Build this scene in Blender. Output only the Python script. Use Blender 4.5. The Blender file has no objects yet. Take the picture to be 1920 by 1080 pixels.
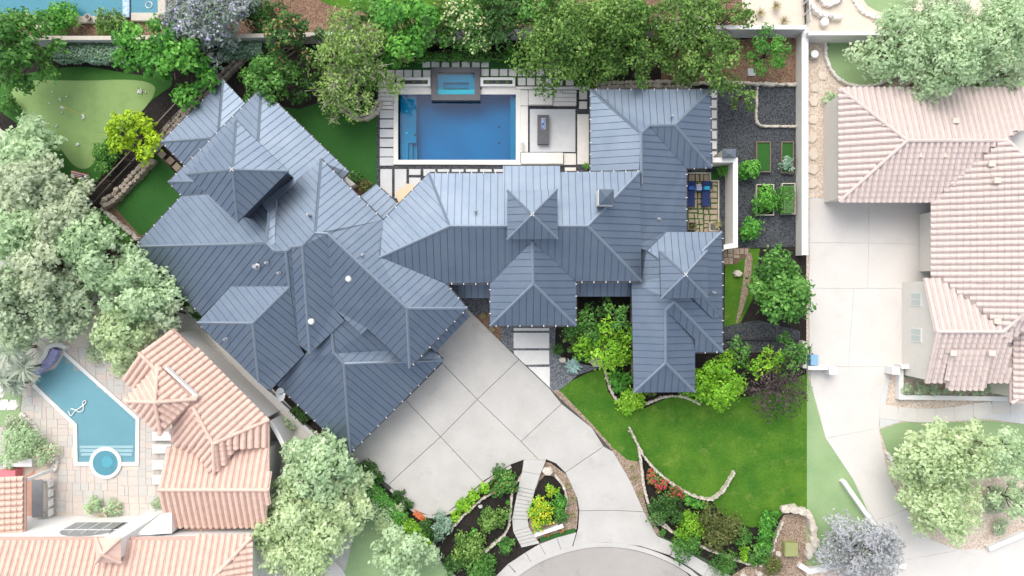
import bpy, math, random
import numpy as np
from mathutils import Vector, Matrix
from mathutils.geometry import tessellate_polygon
R = math.radians
random.seed(7)
sc = bpy.context.scene
COL = sc.collection
# ------------------------------------------------------------------ camera
H = 53.0            # drone height in metres
S = 24.0            # photograph pixels per metre on the ground
cam = bpy.data.cameras.new('camera'); co = bpy.data.objects.new('camera', cam); COL.objects.link(co)
co.location = (0, 0, H); cam.sensor_width = 36; cam.lens = 36 * H / 80.0; cam.clip_end = 1500
sc.camera = co
# ------------------------------------------------------------------ sky and sun
SUN_EL, SUN_AZ = 54, -22      # elevation, degrees clockwise from +Y (image top)
w = bpy.data.worlds.new('World'); sc.world = w; w.use_nodes = True
nt = w.node_tree; nt.nodes.clear()
sky = nt.nodes.new('ShaderNodeTexSky'); sky.sky_type = 'NISHITA'; sky.sun_disc = False
sky.sun_elevation = R(SUN_EL); sky.sun_rotation = R(SUN_AZ); sky.dust_density = 3.0; sky.air_density = 1.0; sky.ozone_density = 1.0
bg = nt.nodes.new('ShaderNodeBackground'); bg.inputs[1].default_value = 0.15
wo = nt.nodes.new('ShaderNodeOutputWorld')
hsv = nt.nodes.new('ShaderNodeHueSaturation'); hsv.inputs['Saturation'].default_value = 0.42   # thin high cloud
nt.links.new(sky.outputs[0], hsv.inputs['Color']); nt.links.new(hsv.outputs[0], bg.inputs[0]); nt.links.new(bg.outputs[0], wo.inputs[0])
sl = bpy.data.lights.new('sun', 'SUN'); sl.energy = 0.6; sl.angle = R(55); sl.color = (1, 0.94, 0.85)
so = bpy.data.objects.new('sun', sl); COL.objects.link(so)
sd = Vector((math.sin(R(SUN_AZ)) * math.cos(R(SUN_EL)), math.cos(R(SUN_AZ)) * math.cos(R(SUN_EL)), math.sin(R(SUN_EL))))
so.rotation_euler = sd.to_track_quat('Z', 'Y').to_euler(); so.location = sd * 90
sc.view_settings.view_transform = 'Standard'; sc.view_settings.look = 'None'
sc.view_settings.gamma = 1; sc.view_settings.exposure = 1.10

# ------------------------------------------------------------------ helpers
def P(x, y, z=0.0):
    "photo position of a point that stands z metres above the ground -> world"
    f = (H - z) / H
    return Vector(((x - 960) / S * f, (540 - y) / S * f, z))

def mat(name, c1, c2=None, scale=3.0, rough=0.85, metal=0.0, bump=0.0, bscale=None, lo=0.3, hi=0.7, c3=None, spec=0.5, voro=False, detail=6, coat=0):
    m = bpy.data.materials.new(name); m.use_nodes = True
    n = m.node_tree; b = n.nodes['Principled BSDF']
    b.inputs['Roughness'].default_value = rough; b.inputs['Metallic'].default_value = metal
    b.inputs['Specular IOR Level'].default_value = spec
    if coat: b.inputs['Coat Weight'].default_value = coat
    tc = n.nodes.new('ShaderNodeTexCoord')
    geo = n.nodes.new('ShaderNodeNewGeometry')
    src = geo.outputs['Position']
    if c2 is None:
        c2 = tuple(v * 0.86 for v in c1)
    if voro:
        t = n.nodes.new('ShaderNodeTexVoronoi'); t.inputs['Scale'].default_value = scale
        out = t.outputs['Color']; sep = n.nodes.new('ShaderNodeSeparateColor'); n.links.new(out, sep.inputs[0]); val = sep.outputs[0]
    else:
        t = n.nodes.new('ShaderNodeTexNoise'); t.inputs['Scale'].default_value = scale; t.inputs['Detail'].default_value = detail
        t.inputs['Roughness'].default_value = 0.65; val = t.outputs[0]
    n.links.new(src, t.inputs['Vector'])
    r = n.nodes.new('ShaderNodeValToRGB'); r.color_ramp.elements[0].position = lo; r.color_ramp.elements[1].position = hi
    r.color_ramp.elements[0].color = (*c1, 1); r.color_ramp.elements[1].color = (*c2, 1)
    if c3: e = r.color_ramp.elements.new(min(0.98, hi + 0.16)); e.color = (*c3, 1)
    n.links.new(val, r.inputs[0]); n.links.new(r.outputs[0], b.inputs['Base Color'])
    if bump:
        t2 = n.nodes.new('ShaderNodeTexNoise'); t2.inputs['Scale'].default_value = bscale or scale * 4; t2.inputs['Detail'].default_value = 4
        n.links.new(src, t2.inputs['Vector'])
        bp = n.nodes.new('ShaderNodeBump'); bp.inputs['Strength'].default_value = bump; bp.inputs['Distance'].default_value = 0.06
        n.links.new(t2.outputs[0], bp.inputs['Height']); n.links.new(bp.outputs[0], b.inputs['Normal'])
    return m

def two_scale(name, cols, big, small, rough=0.9, bump=0.4, mixf=0.5, voro=True, spec=0.3, stain=None):
    "broad patches times fine grain: turf, gravel, concrete"
    m = bpy.data.materials.new(name); m.use_nodes = True
    n = m.node_tree; b = n.nodes['Principled BSDF']; b.inputs['Roughness'].default_value = rough; b.inputs['Specular IOR Level'].default_value = spec
    g = n.nodes.new('ShaderNodeNewGeometry')
    def ramp(a, bb, val):
        r = n.nodes.new('ShaderNodeValToRGB'); r.color_ramp.elements[0].color = (*a, 1); r.color_ramp.elements[1].color = (*bb, 1)
        r.color_ramp.elements[0].position = .32; r.color_ramp.elements[1].position = .68
        n.links.new(val, r.inputs[0]); return r.outputs[0]
    t1 = n.nodes.new('ShaderNodeTexNoise'); t1.inputs['Scale'].default_value = big; t1.inputs['Detail'].default_value = 5
    n.links.new(g.outputs['Position'], t1.inputs['Vector'])
    if voro:
        t2 = n.nodes.new('ShaderNodeTexVoronoi'); t2.inputs['Scale'].default_value = small
        n.links.new(g.outputs['Position'], t2.inputs['Vector'])
        s = n.nodes.new('ShaderNodeSeparateColor'); n.links.new(t2.outputs['Color'], s.inputs[0]); v2 = s.outputs[0]
    else:
        t2 = n.nodes.new('ShaderNodeTexNoise'); t2.inputs['Scale'].default_value = small; t2.inputs['Detail'].default_value = 8
        t2.inputs['Roughness'].default_value = .75
        n.links.new(g.outputs['Position'], t2.inputs['Vector']); v2 = t2.outputs[0]
    mx = n.nodes.new('ShaderNodeMix'); mx.data_type = 'RGBA'; mx.inputs[0].default_value = mixf
    n.links.new(ramp(cols[0], cols[1], t1.outputs[0]), mx.inputs[6]); n.links.new(ramp(cols[2], cols[3], v2), mx.inputs[7])
    out = mx.outputs[2]
    for (colr, scl, lo_, hi_, amt) in (stain or ()):
        t3 = n.nodes.new('ShaderNodeTexNoise'); t3.inputs['Scale'].default_value = scl; t3.inputs['Detail'].default_value = 7; t3.inputs['Roughness'].default_value = .7
        mp = n.nodes.new('ShaderNodeMapping'); mp.inputs['Location'].default_value = (scl * 7, 13, 5); n.links.new(g.outputs['Position'], mp.inputs[0]); n.links.new(mp.outputs[0], t3.inputs['Vector'])
        mr = n.nodes.new('ShaderNodeMapRange'); mr.inputs[1].default_value = lo_; mr.inputs[2].default_value = hi_; mr.inputs[4].default_value = amt
        n.links.new(t3.outputs[0], mr.inputs[0]); m3 = n.nodes.new('ShaderNodeMix'); m3.data_type = 'RGBA'; m3.inputs[7].default_value = (*colr, 1)
        n.links.new(mr.outputs[0], m3.inputs[0]); n.links.new(out, m3.inputs[6]); out = m3.outputs[2]
    n.links.new(out, b.inputs['Base Color'])
    if bump:
        bp = n.nodes.new('ShaderNodeBump'); bp.inputs['Strength'].default_value = bump; bp.inputs['Distance'].default_value = .05
        n.links.new(v2, bp.inputs['Height']); n.links.new(bp.outputs[0], b.inputs['Normal'])
    return m

def leafmat(name, a, b_, c, rough=0.55):
    m = bpy.data.materials.new(name); m.use_nodes = True
    n = m.node_tree; b = n.nodes['Principled BSDF']; b.inputs['Roughness'].default_value = rough; b.inputs['Specular IOR Level'].default_value = .35
    at = n.nodes.new('ShaderNodeAttribute'); at.attribute_name = 'tone'
    r = n.nodes.new('ShaderNodeValToRGB'); r.color_ramp.elements[0].color = (*a, 1); r.color_ramp.elements[1].color = (*c, 1)
    e = r.color_ramp.elements.new(0.55); e.color = (*b_, 1)
    n.links.new(at.outputs['Fac'], r.inputs[0]); n.links.new(r.outputs[0], b.inputs['Base Color'])
    tr = n.nodes.new('ShaderNodeBsdfTranslucent'); n.links.new(r.outputs[0], tr.inputs[0])
    mx = n.nodes.new('ShaderNodeMixShader'); mx.inputs[0].default_value = .42 if name.startswith('pale') else .3
    o = n.nodes['Material Output']
    n.links.new(b.outputs[0], mx.inputs[1]); n.links.new(tr.outputs[0], mx.inputs[2]); n.links.new(mx.outputs[0], o.inputs[0])
    return m

def tag(o, label=None, cat=None, group=None, kind=None):
    if label: o['label'] = label
    if cat: o['category'] = cat
    if group: o['group'] = group
    if kind: o['kind'] = kind
    return o

def wloc(o):
    v = Vector((0, 0, 0))
    while o is not None:
        v = v + o.location; o = o.parent
    return v

def mk(name, verts, faces, m, parent=None, smooth=False):
    "verts in world coordinates; origin at the parent's origin, or at the middle of the base"
    if parent is not None: org = wloc(parent)
    else:
        xs = [v[0] for v in verts]; ys = [v[1] for v in verts]; zs = [v[2] for v in verts]
        org = Vector(((min(xs) + max(xs)) / 2, (min(ys) + max(ys)) / 2, min(zs)))
    me = bpy.data.meshes.new(name)
    me.from_pydata([(v[0] - org.x, v[1] - org.y, v[2] - org.z) for v in verts], [], faces)
    if isinstance(m, (list, tuple)):
        for q in m: me.materials.append(q)
    else: me.materials.append(m)
    if smooth: me.polygons.foreach_set('use_smooth', [True] * len(me.polygons))
    o = bpy.data.objects.new(name, me); COL.objects.link(o)
    if parent is not None: o.parent = parent
    else: o.location = org
    return o

def thing(name, label, cat, loc, group=None):
    o = bpy.data.objects.new(name, None); COL.objects.link(o); o.location = loc; o.empty_display_size = .3
    return tag(o, label, cat, group)

class G:
    "collects shapes for one mesh"
    def __init__(s): s.v = []; s.f = []
    def add(s, v, f):
        k = len(s.v); s.v += [tuple(q) for q in v]; s.f += [tuple(i + k for i in q) for q in f]; return s
    def prism(s, top, bot):
        n = len(top)
        s.add(list(top) + list(bot), [tuple(range(n)), tuple(range(2 * n - 1, n - 1, -1))] + [(i, i + n, (i + 1) % n + n, (i + 1) % n) for i in range(n)])
        return s
    def box(s, c, sz, rot=0, taper=1):
        c = Vector(c); hx, hy, hz = sz[0] / 2, sz[1] / 2, sz[2] / 2; M = Matrix.Rotation(rot, 3, 'Z')
        t = [c + M @ Vector((a * hx * taper, b * hy * taper, hz)) for a, b in ((-1, -1), (1, -1), (1, 1), (-1, 1))]
        b = [c + M @ Vector((a * hx, bb * hy, -hz)) for a, bb in ((-1, -1), (1, -1), (1, 1), (-1, 1))]
        return s.prism(t, b)
    def tube(s, a, b, r0, r1=None, n=6):
        a = Vector(a); b = Vector(b); r1 = r0 if r1 is None else r1
        d = (b - a).normalized(); u = d.orthogonal().normalized(); v = d.cross(u)
        A = [a + (u * math.cos(2 * math.pi * i / n) + v * math.sin(2 * math.pi * i / n)) * r0 for i in range(n)]
        B = [b + (u * math.cos(2 * math.pi * i / n) + v * math.sin(2 * math.pi * i / n)) * r1 for i in range(n)]
        return s.prism(B, A)
    def disc(s, c, r, h, n=20, r2=None):
        c = Vector(c); r2 = r if r2 is None else r2
        t = [c + Vector((math.cos(2 * math.pi * i / n) * r2, math.sin(2 * math.pi * i / n) * r2, h)) for i in range(n)]
        b = [c + Vector((math.cos(2 * math.pi * i / n) * r, math.sin(2 * math.pi * i / n) * r, 0)) for i in range(n)]
        return s.prism(t, b)
    def make(s, name, m, parent=None, smooth=False): return mk(name, s.v, s.f, m, parent, smooth)

def ccw(pts):
    a = sum(pts[i][0] * pts[(i + 1) % len(pts)][1] - pts[(i + 1) % len(pts)][0] * pts[i][1] for i in range(len(pts)))
    return list(pts) if a > 0 else list(reversed(pts))

def inset(pts, d):
    "shrink a world xy polygon (counter-clockwise) by d metres"
    n = len(pts); out = []
    for i in range(n):
        p0 = Vector(pts[i - 1][:2]); p = Vector(pts[i][:2]); p1 = Vector(pts[(i + 1) % n][:2])
        a = (p - p0).normalized(); b = (p1 - p).normalized()
        na = Vector((-a.y, a.x)); nb = Vector((-b.y, b.x)); q = na + nb
        k = max(0.35, 1 + na.dot(nb)); q = q / k
        out.append((p.x + q.x * d, p.y + q.y * d))
    return out

def smooth_poly(px, it=2, closed=True):
    for _ in range(it):
        out = []
        n = len(px)
        for i in range(n if closed else n - 1):
            a = px[i]; b = px[(i + 1) % n]
            out += [(a[0] * .75 + b[0] * .25, a[1] * .75 + b[1] * .25), (a[0] * .25 + b[0] * .75, a[1] * .25 + b[1] * .75)]
        if not closed: out = [px[0]] + out + [px[-1]]
        px = out
    return px

POOL_HOLE = [(745, 175), (969, 175), (969, 302), (745, 302)]; SPA_HOLE = [(812, 130), (897, 130), (897, 174.9), (812, 174.9)]
def sheet(name, px, z, m, kind='structure', label=None, rnd=0, cat=None, parent=None, depth=0.0, holes=()):
    if rnd: px = smooth_poly(px, rnd)
    pts = ccw([tuple(P(x, y, z)[:2]) for x, y in px])
    g = G()
    if holes:
        L = [pts] + [[tuple(P(x, y, z)[:2]) for x, y in h] for h in holes]
        g.v = [(x, y, z) for l in L for x, y in l]
        g.f = [t if (Vector(g.v[t[1]]) - Vector(g.v[t[0]])).cross(Vector(g.v[t[2]]) - Vector(g.v[t[0]])).z > 0 else t[::-1] for t in tessellate_polygon([[Vector((x, y, 0)) for x, y in l] for l in L])]
    elif depth: g.prism([(x, y, z) for x, y in pts], [(x, y, z - depth) for x, y in pts])
    else: g.add([(x, y, z) for x, y in pts], [tuple(range(len(pts)))])
    o = g.make(name, m, parent)
    return tag(o, label, cat, None, kind if parent is None else None)

def paver(parent, px, z, m, th=0.05, gap=0.0, name='paver'):
    pts = ccw([tuple(P(x, y, z)[:2]) for x, y in px])
    if gap: pts = inset(pts, gap)
    e = inset(pts, .015)
    g = G(); n = len(pts)
    g.add([(x, y, z) for x, y in e] + [(x, y, z - .015) for x, y in pts] + [(x, y, z - th) for x, y in pts],
          [tuple(range(n))] + [(i, i + n, (i + 1) % n + n, (i + 1) % n) for i in range(n)] + [(i + n, i + 2 * n, (i + 1) % n + 2 * n, (i + 1) % n + n) for i in range(n)])
    return g.make(name, m, parent)

def rect(x0, y0, x1, y1): return [(x0, y0), (x1, y0), (x1, y1), (x0, y1)]

def band(px, width, z0, z1, closed=False):
    "mitred wall strip along a photo polyline (positions at the top z1)"
    w_ = [P(x, y, z1) for x, y in px]; n = len(w_); L = []; Rr = []
    for i in range(n):
        a = w_[i - 1] if (i > 0 or closed) else None; b = w_[(i + 1) % n] if (i < n - 1 or closed) else None
        d1 = (w_[i] - a).normalized() if a is not None else None; d2 = (b - w_[i]).normalized() if b is not None else None
        if d1 is None: d1 = d2
        if d2 is None: d2 = d1
        n1 = Vector((-d1.y, d1.x, 0)); n2 = Vector((-d2.y, d2.x, 0)); q = (n1 + n2) / max(.4, 1 + n1.dot(n2))
        L.append(w_[i] + q * width / 2); Rr.append(w_[i] - q * width / 2)
    g = G()
    m_ = n if closed else n - 1
    for i in range(m_):
        j = (i + 1) % n
        t = [Rr[i], Rr[j], L[j], L[i]]
        b = [Vector((p.x, p.y, z0)) for p in t]
        k = len(g.v); g.v += [tuple((p.x, p.y, z1)) for p in t] + [tuple(p) for p in b]
        fs = [(0, 1, 2, 3), (0, 4, 5, 1), (2, 6, 7, 3)]
        if not closed and i == 0: fs.append((3, 7, 4, 0))
        if not closed and i == m_ - 1: fs.append((1, 5, 6, 2))
        g.f += [tuple(k + q for q in f) for f in fs]
    return g

# ---------------- stones
STONES = {}
def stone_mesh(key, m):
    if key in STONES: return STONES[key]
    out = []
    rs = random.Random(5)
    for k in range(7):
        vs = []; fs = []
        n = 6
        for ring, (z, rr) in enumerate(((0, .98), (.6, 1.0), (1, .84))):
            for i in range(n):
                a = 2 * math.pi * i / n + rs.uniform(-.2, .2); q = rr * rs.uniform(.8, 1.1) * .5
                vs.append((math.cos(a) * q, math.sin(a) * q, z + (rs.uniform(-.12, .12) if ring else 0)))
        for r_ in range(2):
            for i in range(n): fs.append((r_ * n + i, r_ * n + (i + 1) % n, (r_ + 1) * n + (i + 1) % n, (r_ + 1) * n + i))
        vs.append((0, 0, 1.06)); fs += [(2 * n + i, 2 * n + (i + 1) % n, 3 * n) for i in range(n)]
        me = bpy.data.meshes.new('stone'); me.from_pydata(vs, [], fs); me.materials.append(m); out.append(me)
    STONES[key] = out
    return out

def stones(name, label, cat, px, size, hgt, m, key, rows=1, z=0.0, jitter=.25, closed=False, wide=1.0):
    rs = random.Random(len(px) * 31 + int(px[0][0]))
    pts = smooth_poly(px, 2, closed)
    pts = [P(x, y, z + hgt) for x, y in pts]
    if closed: pts.append(pts[0])
    mid = pts[len(pts) // 2]; t = thing(name, label, cat, (mid.x, mid.y, z))
    meshes = stone_mesh(key, m); acc = 0; step = size * .72
    for i in range(len(pts) - 1):
        a, b = pts[i], pts[i + 1]; L = (b - a).length; d = (b - a) / max(L, 1e-6); nrm = Vector((-d.y, d.x, 0))
        while acc < L:
            for r_ in range(rows):
                p = a + d * acc + nrm * ((r_ - (rows - 1) / 2) * size * wide * .8 + rs.uniform(-1, 1) * size * jitter * .4)
                o = bpy.data.objects.new('stone', rs.choice(meshes)); COL.objects.link(o); o.parent = t
                s_ = size * rs.uniform(.8, 1.25)
                o.location = (p.x - mid.x, p.y - mid.y, -.03); o.rotation_euler = (0, 0, math.atan2(d.y, d.x) + rs.uniform(-.3, .3))
                o.scale = (s_ * rs.uniform(1, 1.3), s_ * wide * rs.uniform(.8, 1), hgt * rs.uniform(.8, 1.15))
            acc += step * rs.uniform(.85, 1.2)
        acc -= L
    return t

def boulder(label, x, y, s, m, key='pale', name='boulder', cat='rock', asp=1.2, rot=0.0, h=.6):
    me = stone_mesh(key, m)[int(x) % 7].copy()
    o = bpy.data.objects.new(name, me); COL.objects.link(o); p = P(x, y, 0)
    o.location = (p.x, p.y, -.02); o.scale = (s * asp, s, s * h); o.rotation_euler = (0, 0, rot)
    return tag(o, label, cat)

# ---------------- foliage
def leaf_arrays(rng, c, nrm, size, asp):
    n = len(c)
    nrm = nrm / np.linalg.norm(nrm, axis=1)[:, None]
    a = rng.normal(size=(n, 3)); u = np.cross(nrm, a); u /= np.linalg.norm(u, axis=1)[:, None]
    v = np.cross(nrm, u)
    s = (size * rng.uniform(.65, 1.35, n))[:, None]
    base = c - u * s * .5; tip = c + u * s * .5
    l = c + v * s * asp * .5 - nrm * s * .10; r = c - v * s * asp * .5 - nrm * s * .10
    V = np.stack([base, r, tip, l], 1).reshape(-1, 3)
    return V

def leaf_mesh(name, V, tone, m, parent, org):
    n = len(V) // 4
    me = bpy.data.meshes.new(name)
    me.vertices.add(len(V)); me.vertices.foreach_set('co', (V - np.array(org)).astype(np.float32).ravel())
    me.loops.add(4 * n); me.loops.foreach_set('vertex_index', np.arange(4 * n, dtype=np.int32))
    me.polygons.add(n); me.polygons.foreach_set('loop_start', np.arange(0, 4 * n, 4, dtype=np.int32))
    me.update(calc_edges=True)
    at = me.attributes.new('tone', 'FLOAT', 'FACE'); at.data.foreach_set('value', np.clip(tone, 0, 1).astype(np.float32))
    me.materials.append(m)
    o = bpy.data.objects.new(name, me); COL.objects.link(o)
    if parent is not None: o.parent = parent
    else: o.location = org
    return o

LM = {}
def lobes_leaves(rng, ctr, Rr, hgt, zc, nl, size, asp, dens, spread=.76, lobe=.29, squash=.62, irr=1.0):
    "leaf positions of a crown made of many leafy clumps round limb ends"
    n_l = nl; lc = []; ph = rng.uniform(0, 6.28, 3)
    for i in range(n_l):
        a = i * 2.39996 + rng.uniform(-.4, .4)
        r = Rr * spread * math.sqrt((i + .5) / n_l) * rng.uniform(.85, 1.15) * (1 + irr * (.13 * math.sin(2 * a + ph[0]) + .10 * math.sin(3 * a + ph[1]) + .07 * math.sin(5 * a + ph[2])))
        r = min(r, Rr * .98)
        zz = zc + (hgt * squash) * (1 - (r / Rr) ** 2) * rng.uniform(.15, 1.15) - hgt * .12
        lc.append((ctr[0] + math.cos(a) * r, ctr[1] + math.sin(a) * r, zz))
    lc = np.array(lc); lr = Rr * lobe * rng.uniform(.6, 1.25, n_l)
    C = []; N = []; T = []
    for i in range(n_l):
        k = max(12, int(dens * lr[i] ** 2 * 8.5))
        d = rng.normal(size=(k, 3)); d /= np.linalg.norm(d, axis=1)[:, None]
        d[:, 2] = np.where(d[:, 2] < -.35, -d[:, 2], d[:, 2])
        rad = lr[i] * (rng.uniform(.35, 1.0, k) ** .45) * (1 + .32 * np.sin(d[:, 0] * 7 + i) * np.cos(d[:, 1] * 6 + i * 2))
        rad = rad * np.where(rng.uniform(size=k) < .1, 1.3, 1)
        p = lc[i] + d * rad[:, None] * np.array([1, 1, .72])
        C.append(p); N.append(d * .8 + rng.normal(size=(k, 3)) * .45 + np.array([0, 0, .45]))
        T.append(np.clip(rng.normal(.45, .2, k) + rng.uniform(-.24, .26), 0, 1))
    C = np.concatenate(C); N = np.concatenate(N); T = np.concatenate(T)
    C[:, 2] = np.maximum(C[:, 2], .05)
    return leaf_arrays(rng, C, N, size, asp), T, lc

def tree(x, y, r, h, sp, label, name='tree', cat='tree', group=None, size=.26, asp=.62, dens=30, nl=None, trunk=True, bark='bark', limbs=True, spread=.80, lobe=.29, squash=.6, flowers=None, irr=1.2):
    "x, y: crown centre in the photo; r: crown radius in photo pixels; h: metres"
    rng = np.random.default_rng(int(x * 13 + y * 7 + r))
    zc = h * .55; p = P(x, y, zc + h * .2); Rm = (1.22 if trunk else 1.3) * r / S * (H - h * .75) / H
    t = thing(name, label, cat, (p.x, p.y, 0), group)
    if nl is None: nl = max(9, int(Rm * Rm * (3.1 if trunk else 2.6)))
    kk = 1.3 if trunk else 1.15
    Vv, T, lc = lobes_leaves(rng, (p.x, p.y), Rm, h, zc if trunk else h * .3, nl, size * kk, asp, dens * (.95 if trunk else .85), spread, lobe, squash, irr)
    leaf_mesh('crown', Vv, T, LM[sp], t, (p.x, p.y, 0))
    if trunk:
        g = G(); r0 = max(.07, Rm * .06)
        top = Vector((p.x + rng.uniform(-.2, .2), p.y + rng.uniform(-.2, .2), zc * .62))
        g.tube((p.x, p.y, -.05), top, r0, r0 * .8, 8)
        g.make('trunk', M[bark], t)
        if limbs:
            gl = G()
            idx = list(range(0, len(lc), max(1, len(lc) // 14)))
            if bark == 'palebark': idx = range(0, len(lc), 2)
            for i in idx:
                e = Vector(lc[i]); mid = top.lerp(e, .55) + Vector((rng.uniform(-.3, .3), rng.uniform(-.3, .3), .25))
                gl.tube(top, mid, r0 * .5, r0 * .3, 5); gl.tube(mid, e, r0 * .3, r0 * .1, 5)
                for q in range(3):
                    e2 = e + Vector(rng.normal(size=3)) * Rm * .16 + Vector((0, 0, Rm * .08))
                    gl.tube(mid.lerp(e, .6), e2, r0 * .14, .012, 4)
                if bark == 'palebark':
                    for q in range(5):
                        e3 = e + Vector((rng.uniform(-1, 1), rng.uniform(-1, 1), .75)) * Rm * .24; gl.tube(e, e3, .035, .012, 4)
            gl.make('limb', M[bark], t)
    if flowers:
        k, fm, fs = flowers
        n = len(Vv) // 4; pick = rng.choice(n, k)
        C = Vv.reshape(-1, 4, 3).mean(1)[pick]; C[:, 2] += .07
        sel = C[:, 2] > np.quantile(C[:, 2], .25); C = C[sel]
        leaf_mesh('blossom', leaf_arrays(rng, C, np.array([0, 0, 1.]) + rng.normal(size=C.shape) * .35, fs, .8), rng.uniform(0, 1, len(C)), LM[fm], t, (p.x, p.y, 0))
    return t

def shrub(x, y, r, h, sp, label, **k):
    k.setdefault('name', 'shrub'); k.setdefault('cat', 'shrub'); k.setdefault('size', .17); k.setdefault('dens', 60)
    k.setdefault('trunk', False); k.setdefault('lobe', .42); k.setdefault('spread', .62)
    t = tree(x, y, r, h, sp, label, **k)
    g = G(); l = t.location
    for i in range(4):
        a = i * 1.6 + x; g.tube((l.x, l.y, -.05), (l.x + math.cos(a) * r / S * .4, l.y + math.sin(a) * r / S * .4, h * .5), .03, .012, 5)
    g.make('stem', M['bark'], t)
    return t

def hedge(px, width, h, sp, label, size=.17, dens=170, name='hedge', cat='hedge'):
    rng = np.random.default_rng(int(px[0][0] * 3 + px[0][1]))
    pts = [P(x, y, h) for x, y in px]; C = []; N = []
    for i in range(len(pts) - 1):
        a = np.array(pts[i]); b = np.array(pts[i + 1]); L = np.linalg.norm(b - a); d = (b - a) / L; nn = np.array([-d[1], d[0], 0])
        k = int(L * (width + h) * dens); s = rng.uniform(0, L, k); u = rng.uniform(-1, 1, k)
        wv = width * (1 + .10 * np.sin(s * 2.3) + .07 * np.sin(s * 5.1))
        z = h * (1 - .35 * np.abs(u) ** 4) * rng.uniform(.82, 1.04, k) + .05 * np.sin(s * 3)
        side = rng.uniform(size=k) < .3
        z = np.where(side, rng.uniform(.1, h, k), z); u = np.where(side, np.sign(u), u)
        C.append(a + d * s[:, None] + nn * (u * wv / 2)[:, None]); C[-1][:, 2] = z
        N.append(np.array([0, 0, 1.]) + nn * (u * .8)[:, None] + rng.normal(size=(k, 3)) * .5)
    C = np.concatenate(C); N = np.concatenate(N)
    o = leaf_mesh(name, leaf_arrays(rng, C, N, size, .6), rng.normal(.45, .22, len(C)), LM[sp], None, tuple(pts[0][:2]) + (0,))
    g = band(px, width * .82, -.03, h * .86); q = g.make('core', M['mulch' if sp in ('mid', 'dark') else 'core'], o)
    return tag(o, label, cat)

def fronds(x, y, r, n, h, sp, label, name='palm', cat='plant', wid=.1, droop=.5, trunk=0.0, up=.5, seg=4):
    "rosette of long arching blades: palm, agave, grass tuft"
    rng = np.random.default_rng(int(x * 5 + y)); p = P(x, y, h); g_v = []; tone = []
    t = thing(name, label, cat, (p.x, p.y, 0)); L = r / S * (H - h) / H
    for i in range(n):
        a = i * 2.39996; ln = L * rng.uniform(.65, 1.1); e = rng.uniform(.1, up)
        for k in range(seg):
            s0, s1 = k / seg, (k + 1) / seg
            def pt(s, w_): 
                rr = ln * s; z = h + ln * (e * s * 1.6 - droop * s * s)
                return (p.x + math.cos(a) * rr - math.sin(a) * w_, p.y + math.sin(a) * rr + math.cos(a) * w_, max(.02, z))
            w0 = wid * (1 - s0 * .75) * (.6 + 1.4 * s0 * (1 - s0) * 2 if True else 1) / 2; w1 = wid * (1 - s1 * .95) / 2
            g_v += [pt(s0, -w0), pt(s1, -w1), pt(s1, w1), pt(s0, w0)]; tone.append(rng.uniform(.1, .9))
    leaf_mesh('frond', np.array(g_v), np.array(tone), LM[sp], t, (p.x, p.y, 0))
    g = G(); g.tube((p.x, p.y, -.05), (p.x, p.y, h + .02), .05 + trunk, .04 + trunk * .8, 8); g.make('stem', M['bark'], t)
    return t

# ------------------------------------------------------------------ materials
M = {}
M['core'] = mat('hedge_inner_leaf', (.06, .11, .04), (.10, .16, .07), 9)
M['steel'] = mat('blue_grey_metal', (.122, .160, .212), (.155, .192, .240), .6, rough=.42, metal=.68, bump=.02, bscale=9, spec=.5)
M['cap'] = mat('blue_grey_cap', (.175, .212, .258), (.195, .232, .278), 2, rough=.36, metal=.55)
M['under'] = mat('roof_underlay', (.03, .04, .055), (.04, .05, .07), 3, rough=.7)
M['gutter'] = mat('dark_gutter', (.035, .035, .04), (.05, .05, .055), 4, rough=.5, metal=.5)
M['white'] = mat('white_paint', (.72, .71, .68), (.66, .65, .62), 3, rough=.6)
M['stucco'] = mat('white_stucco', (.68, .66, .61), (.62, .60, .55), 2, rough=.9, bump=.1, bscale=20)
M['limestone'] = mat('limestone_wall', (.55, .50, .42), (.45, .41, .34), 3, rough=.9, bump=.3)
M['slab'] = mat('pale_paver', (.72, .70, .66), (.64, .62, .58), 1.5, rough=.75, bump=.06, bscale=30)
M['slabgrey'] = mat('grey_paver', (.55, .56, .56), (.49, .50, .51), 1.5, rough=.8, bump=.06, bscale=30)
M['concrete'] = two_scale('drive_concrete', [(.40, .385, .355), (.50, .485, .45), (.40, .385, .36), (.50, .485, .455)], .55, 9, bump=.08, voro=False, mixf=.5, stain=[((.24, .225, .20), .45, .56, .75, .45), ((.15, .14, .12), 2.6, .66, .72, .6)])
M['walk'] = two_scale('walk_concrete', [(.42, .405, .375), (.50, .485, .45), (.38, .37, .345), (.52, .505, .47)], .6, 14, bump=.06, voro=False, stain=[((.26, .24, .21), .9, .58, .75, .4)])
M['joint'] = mat('dark_joint', (.07, .068, .062), (.05, .05, .045), 6)
M['street'] = two_scale('street_surface', [(.31, .285, .26), (.38, .355, .33), (.28, .26, .24), (.41, .385, .36)], .3, 18, bump=.15, voro=False, stain=[((.2, .18, .16), .5, .56, .7, .4), ((.08, .07, .06), 2.2, .68, .72, .8)])
M['lawn'] = two_scale('front_lawn', [(.012, .08, .003), (.10, .185, .014), (.014, .095, .004), (.10, .24, .018)], .5, 6, bump=.8, voro=False, mixf=.5, stain=[((.24, .27, .06), .8, .55, .72, .45), ((.012, .07, .004), .6, .56, .7, .5)])
M['turf'] = two_scale('artificial_turf', [(.018, .09, .014), (.026, .11, .018), (.010, .055, .008), (.05, .16, .03)], .5, 16, bump=.7, voro=False)
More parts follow.
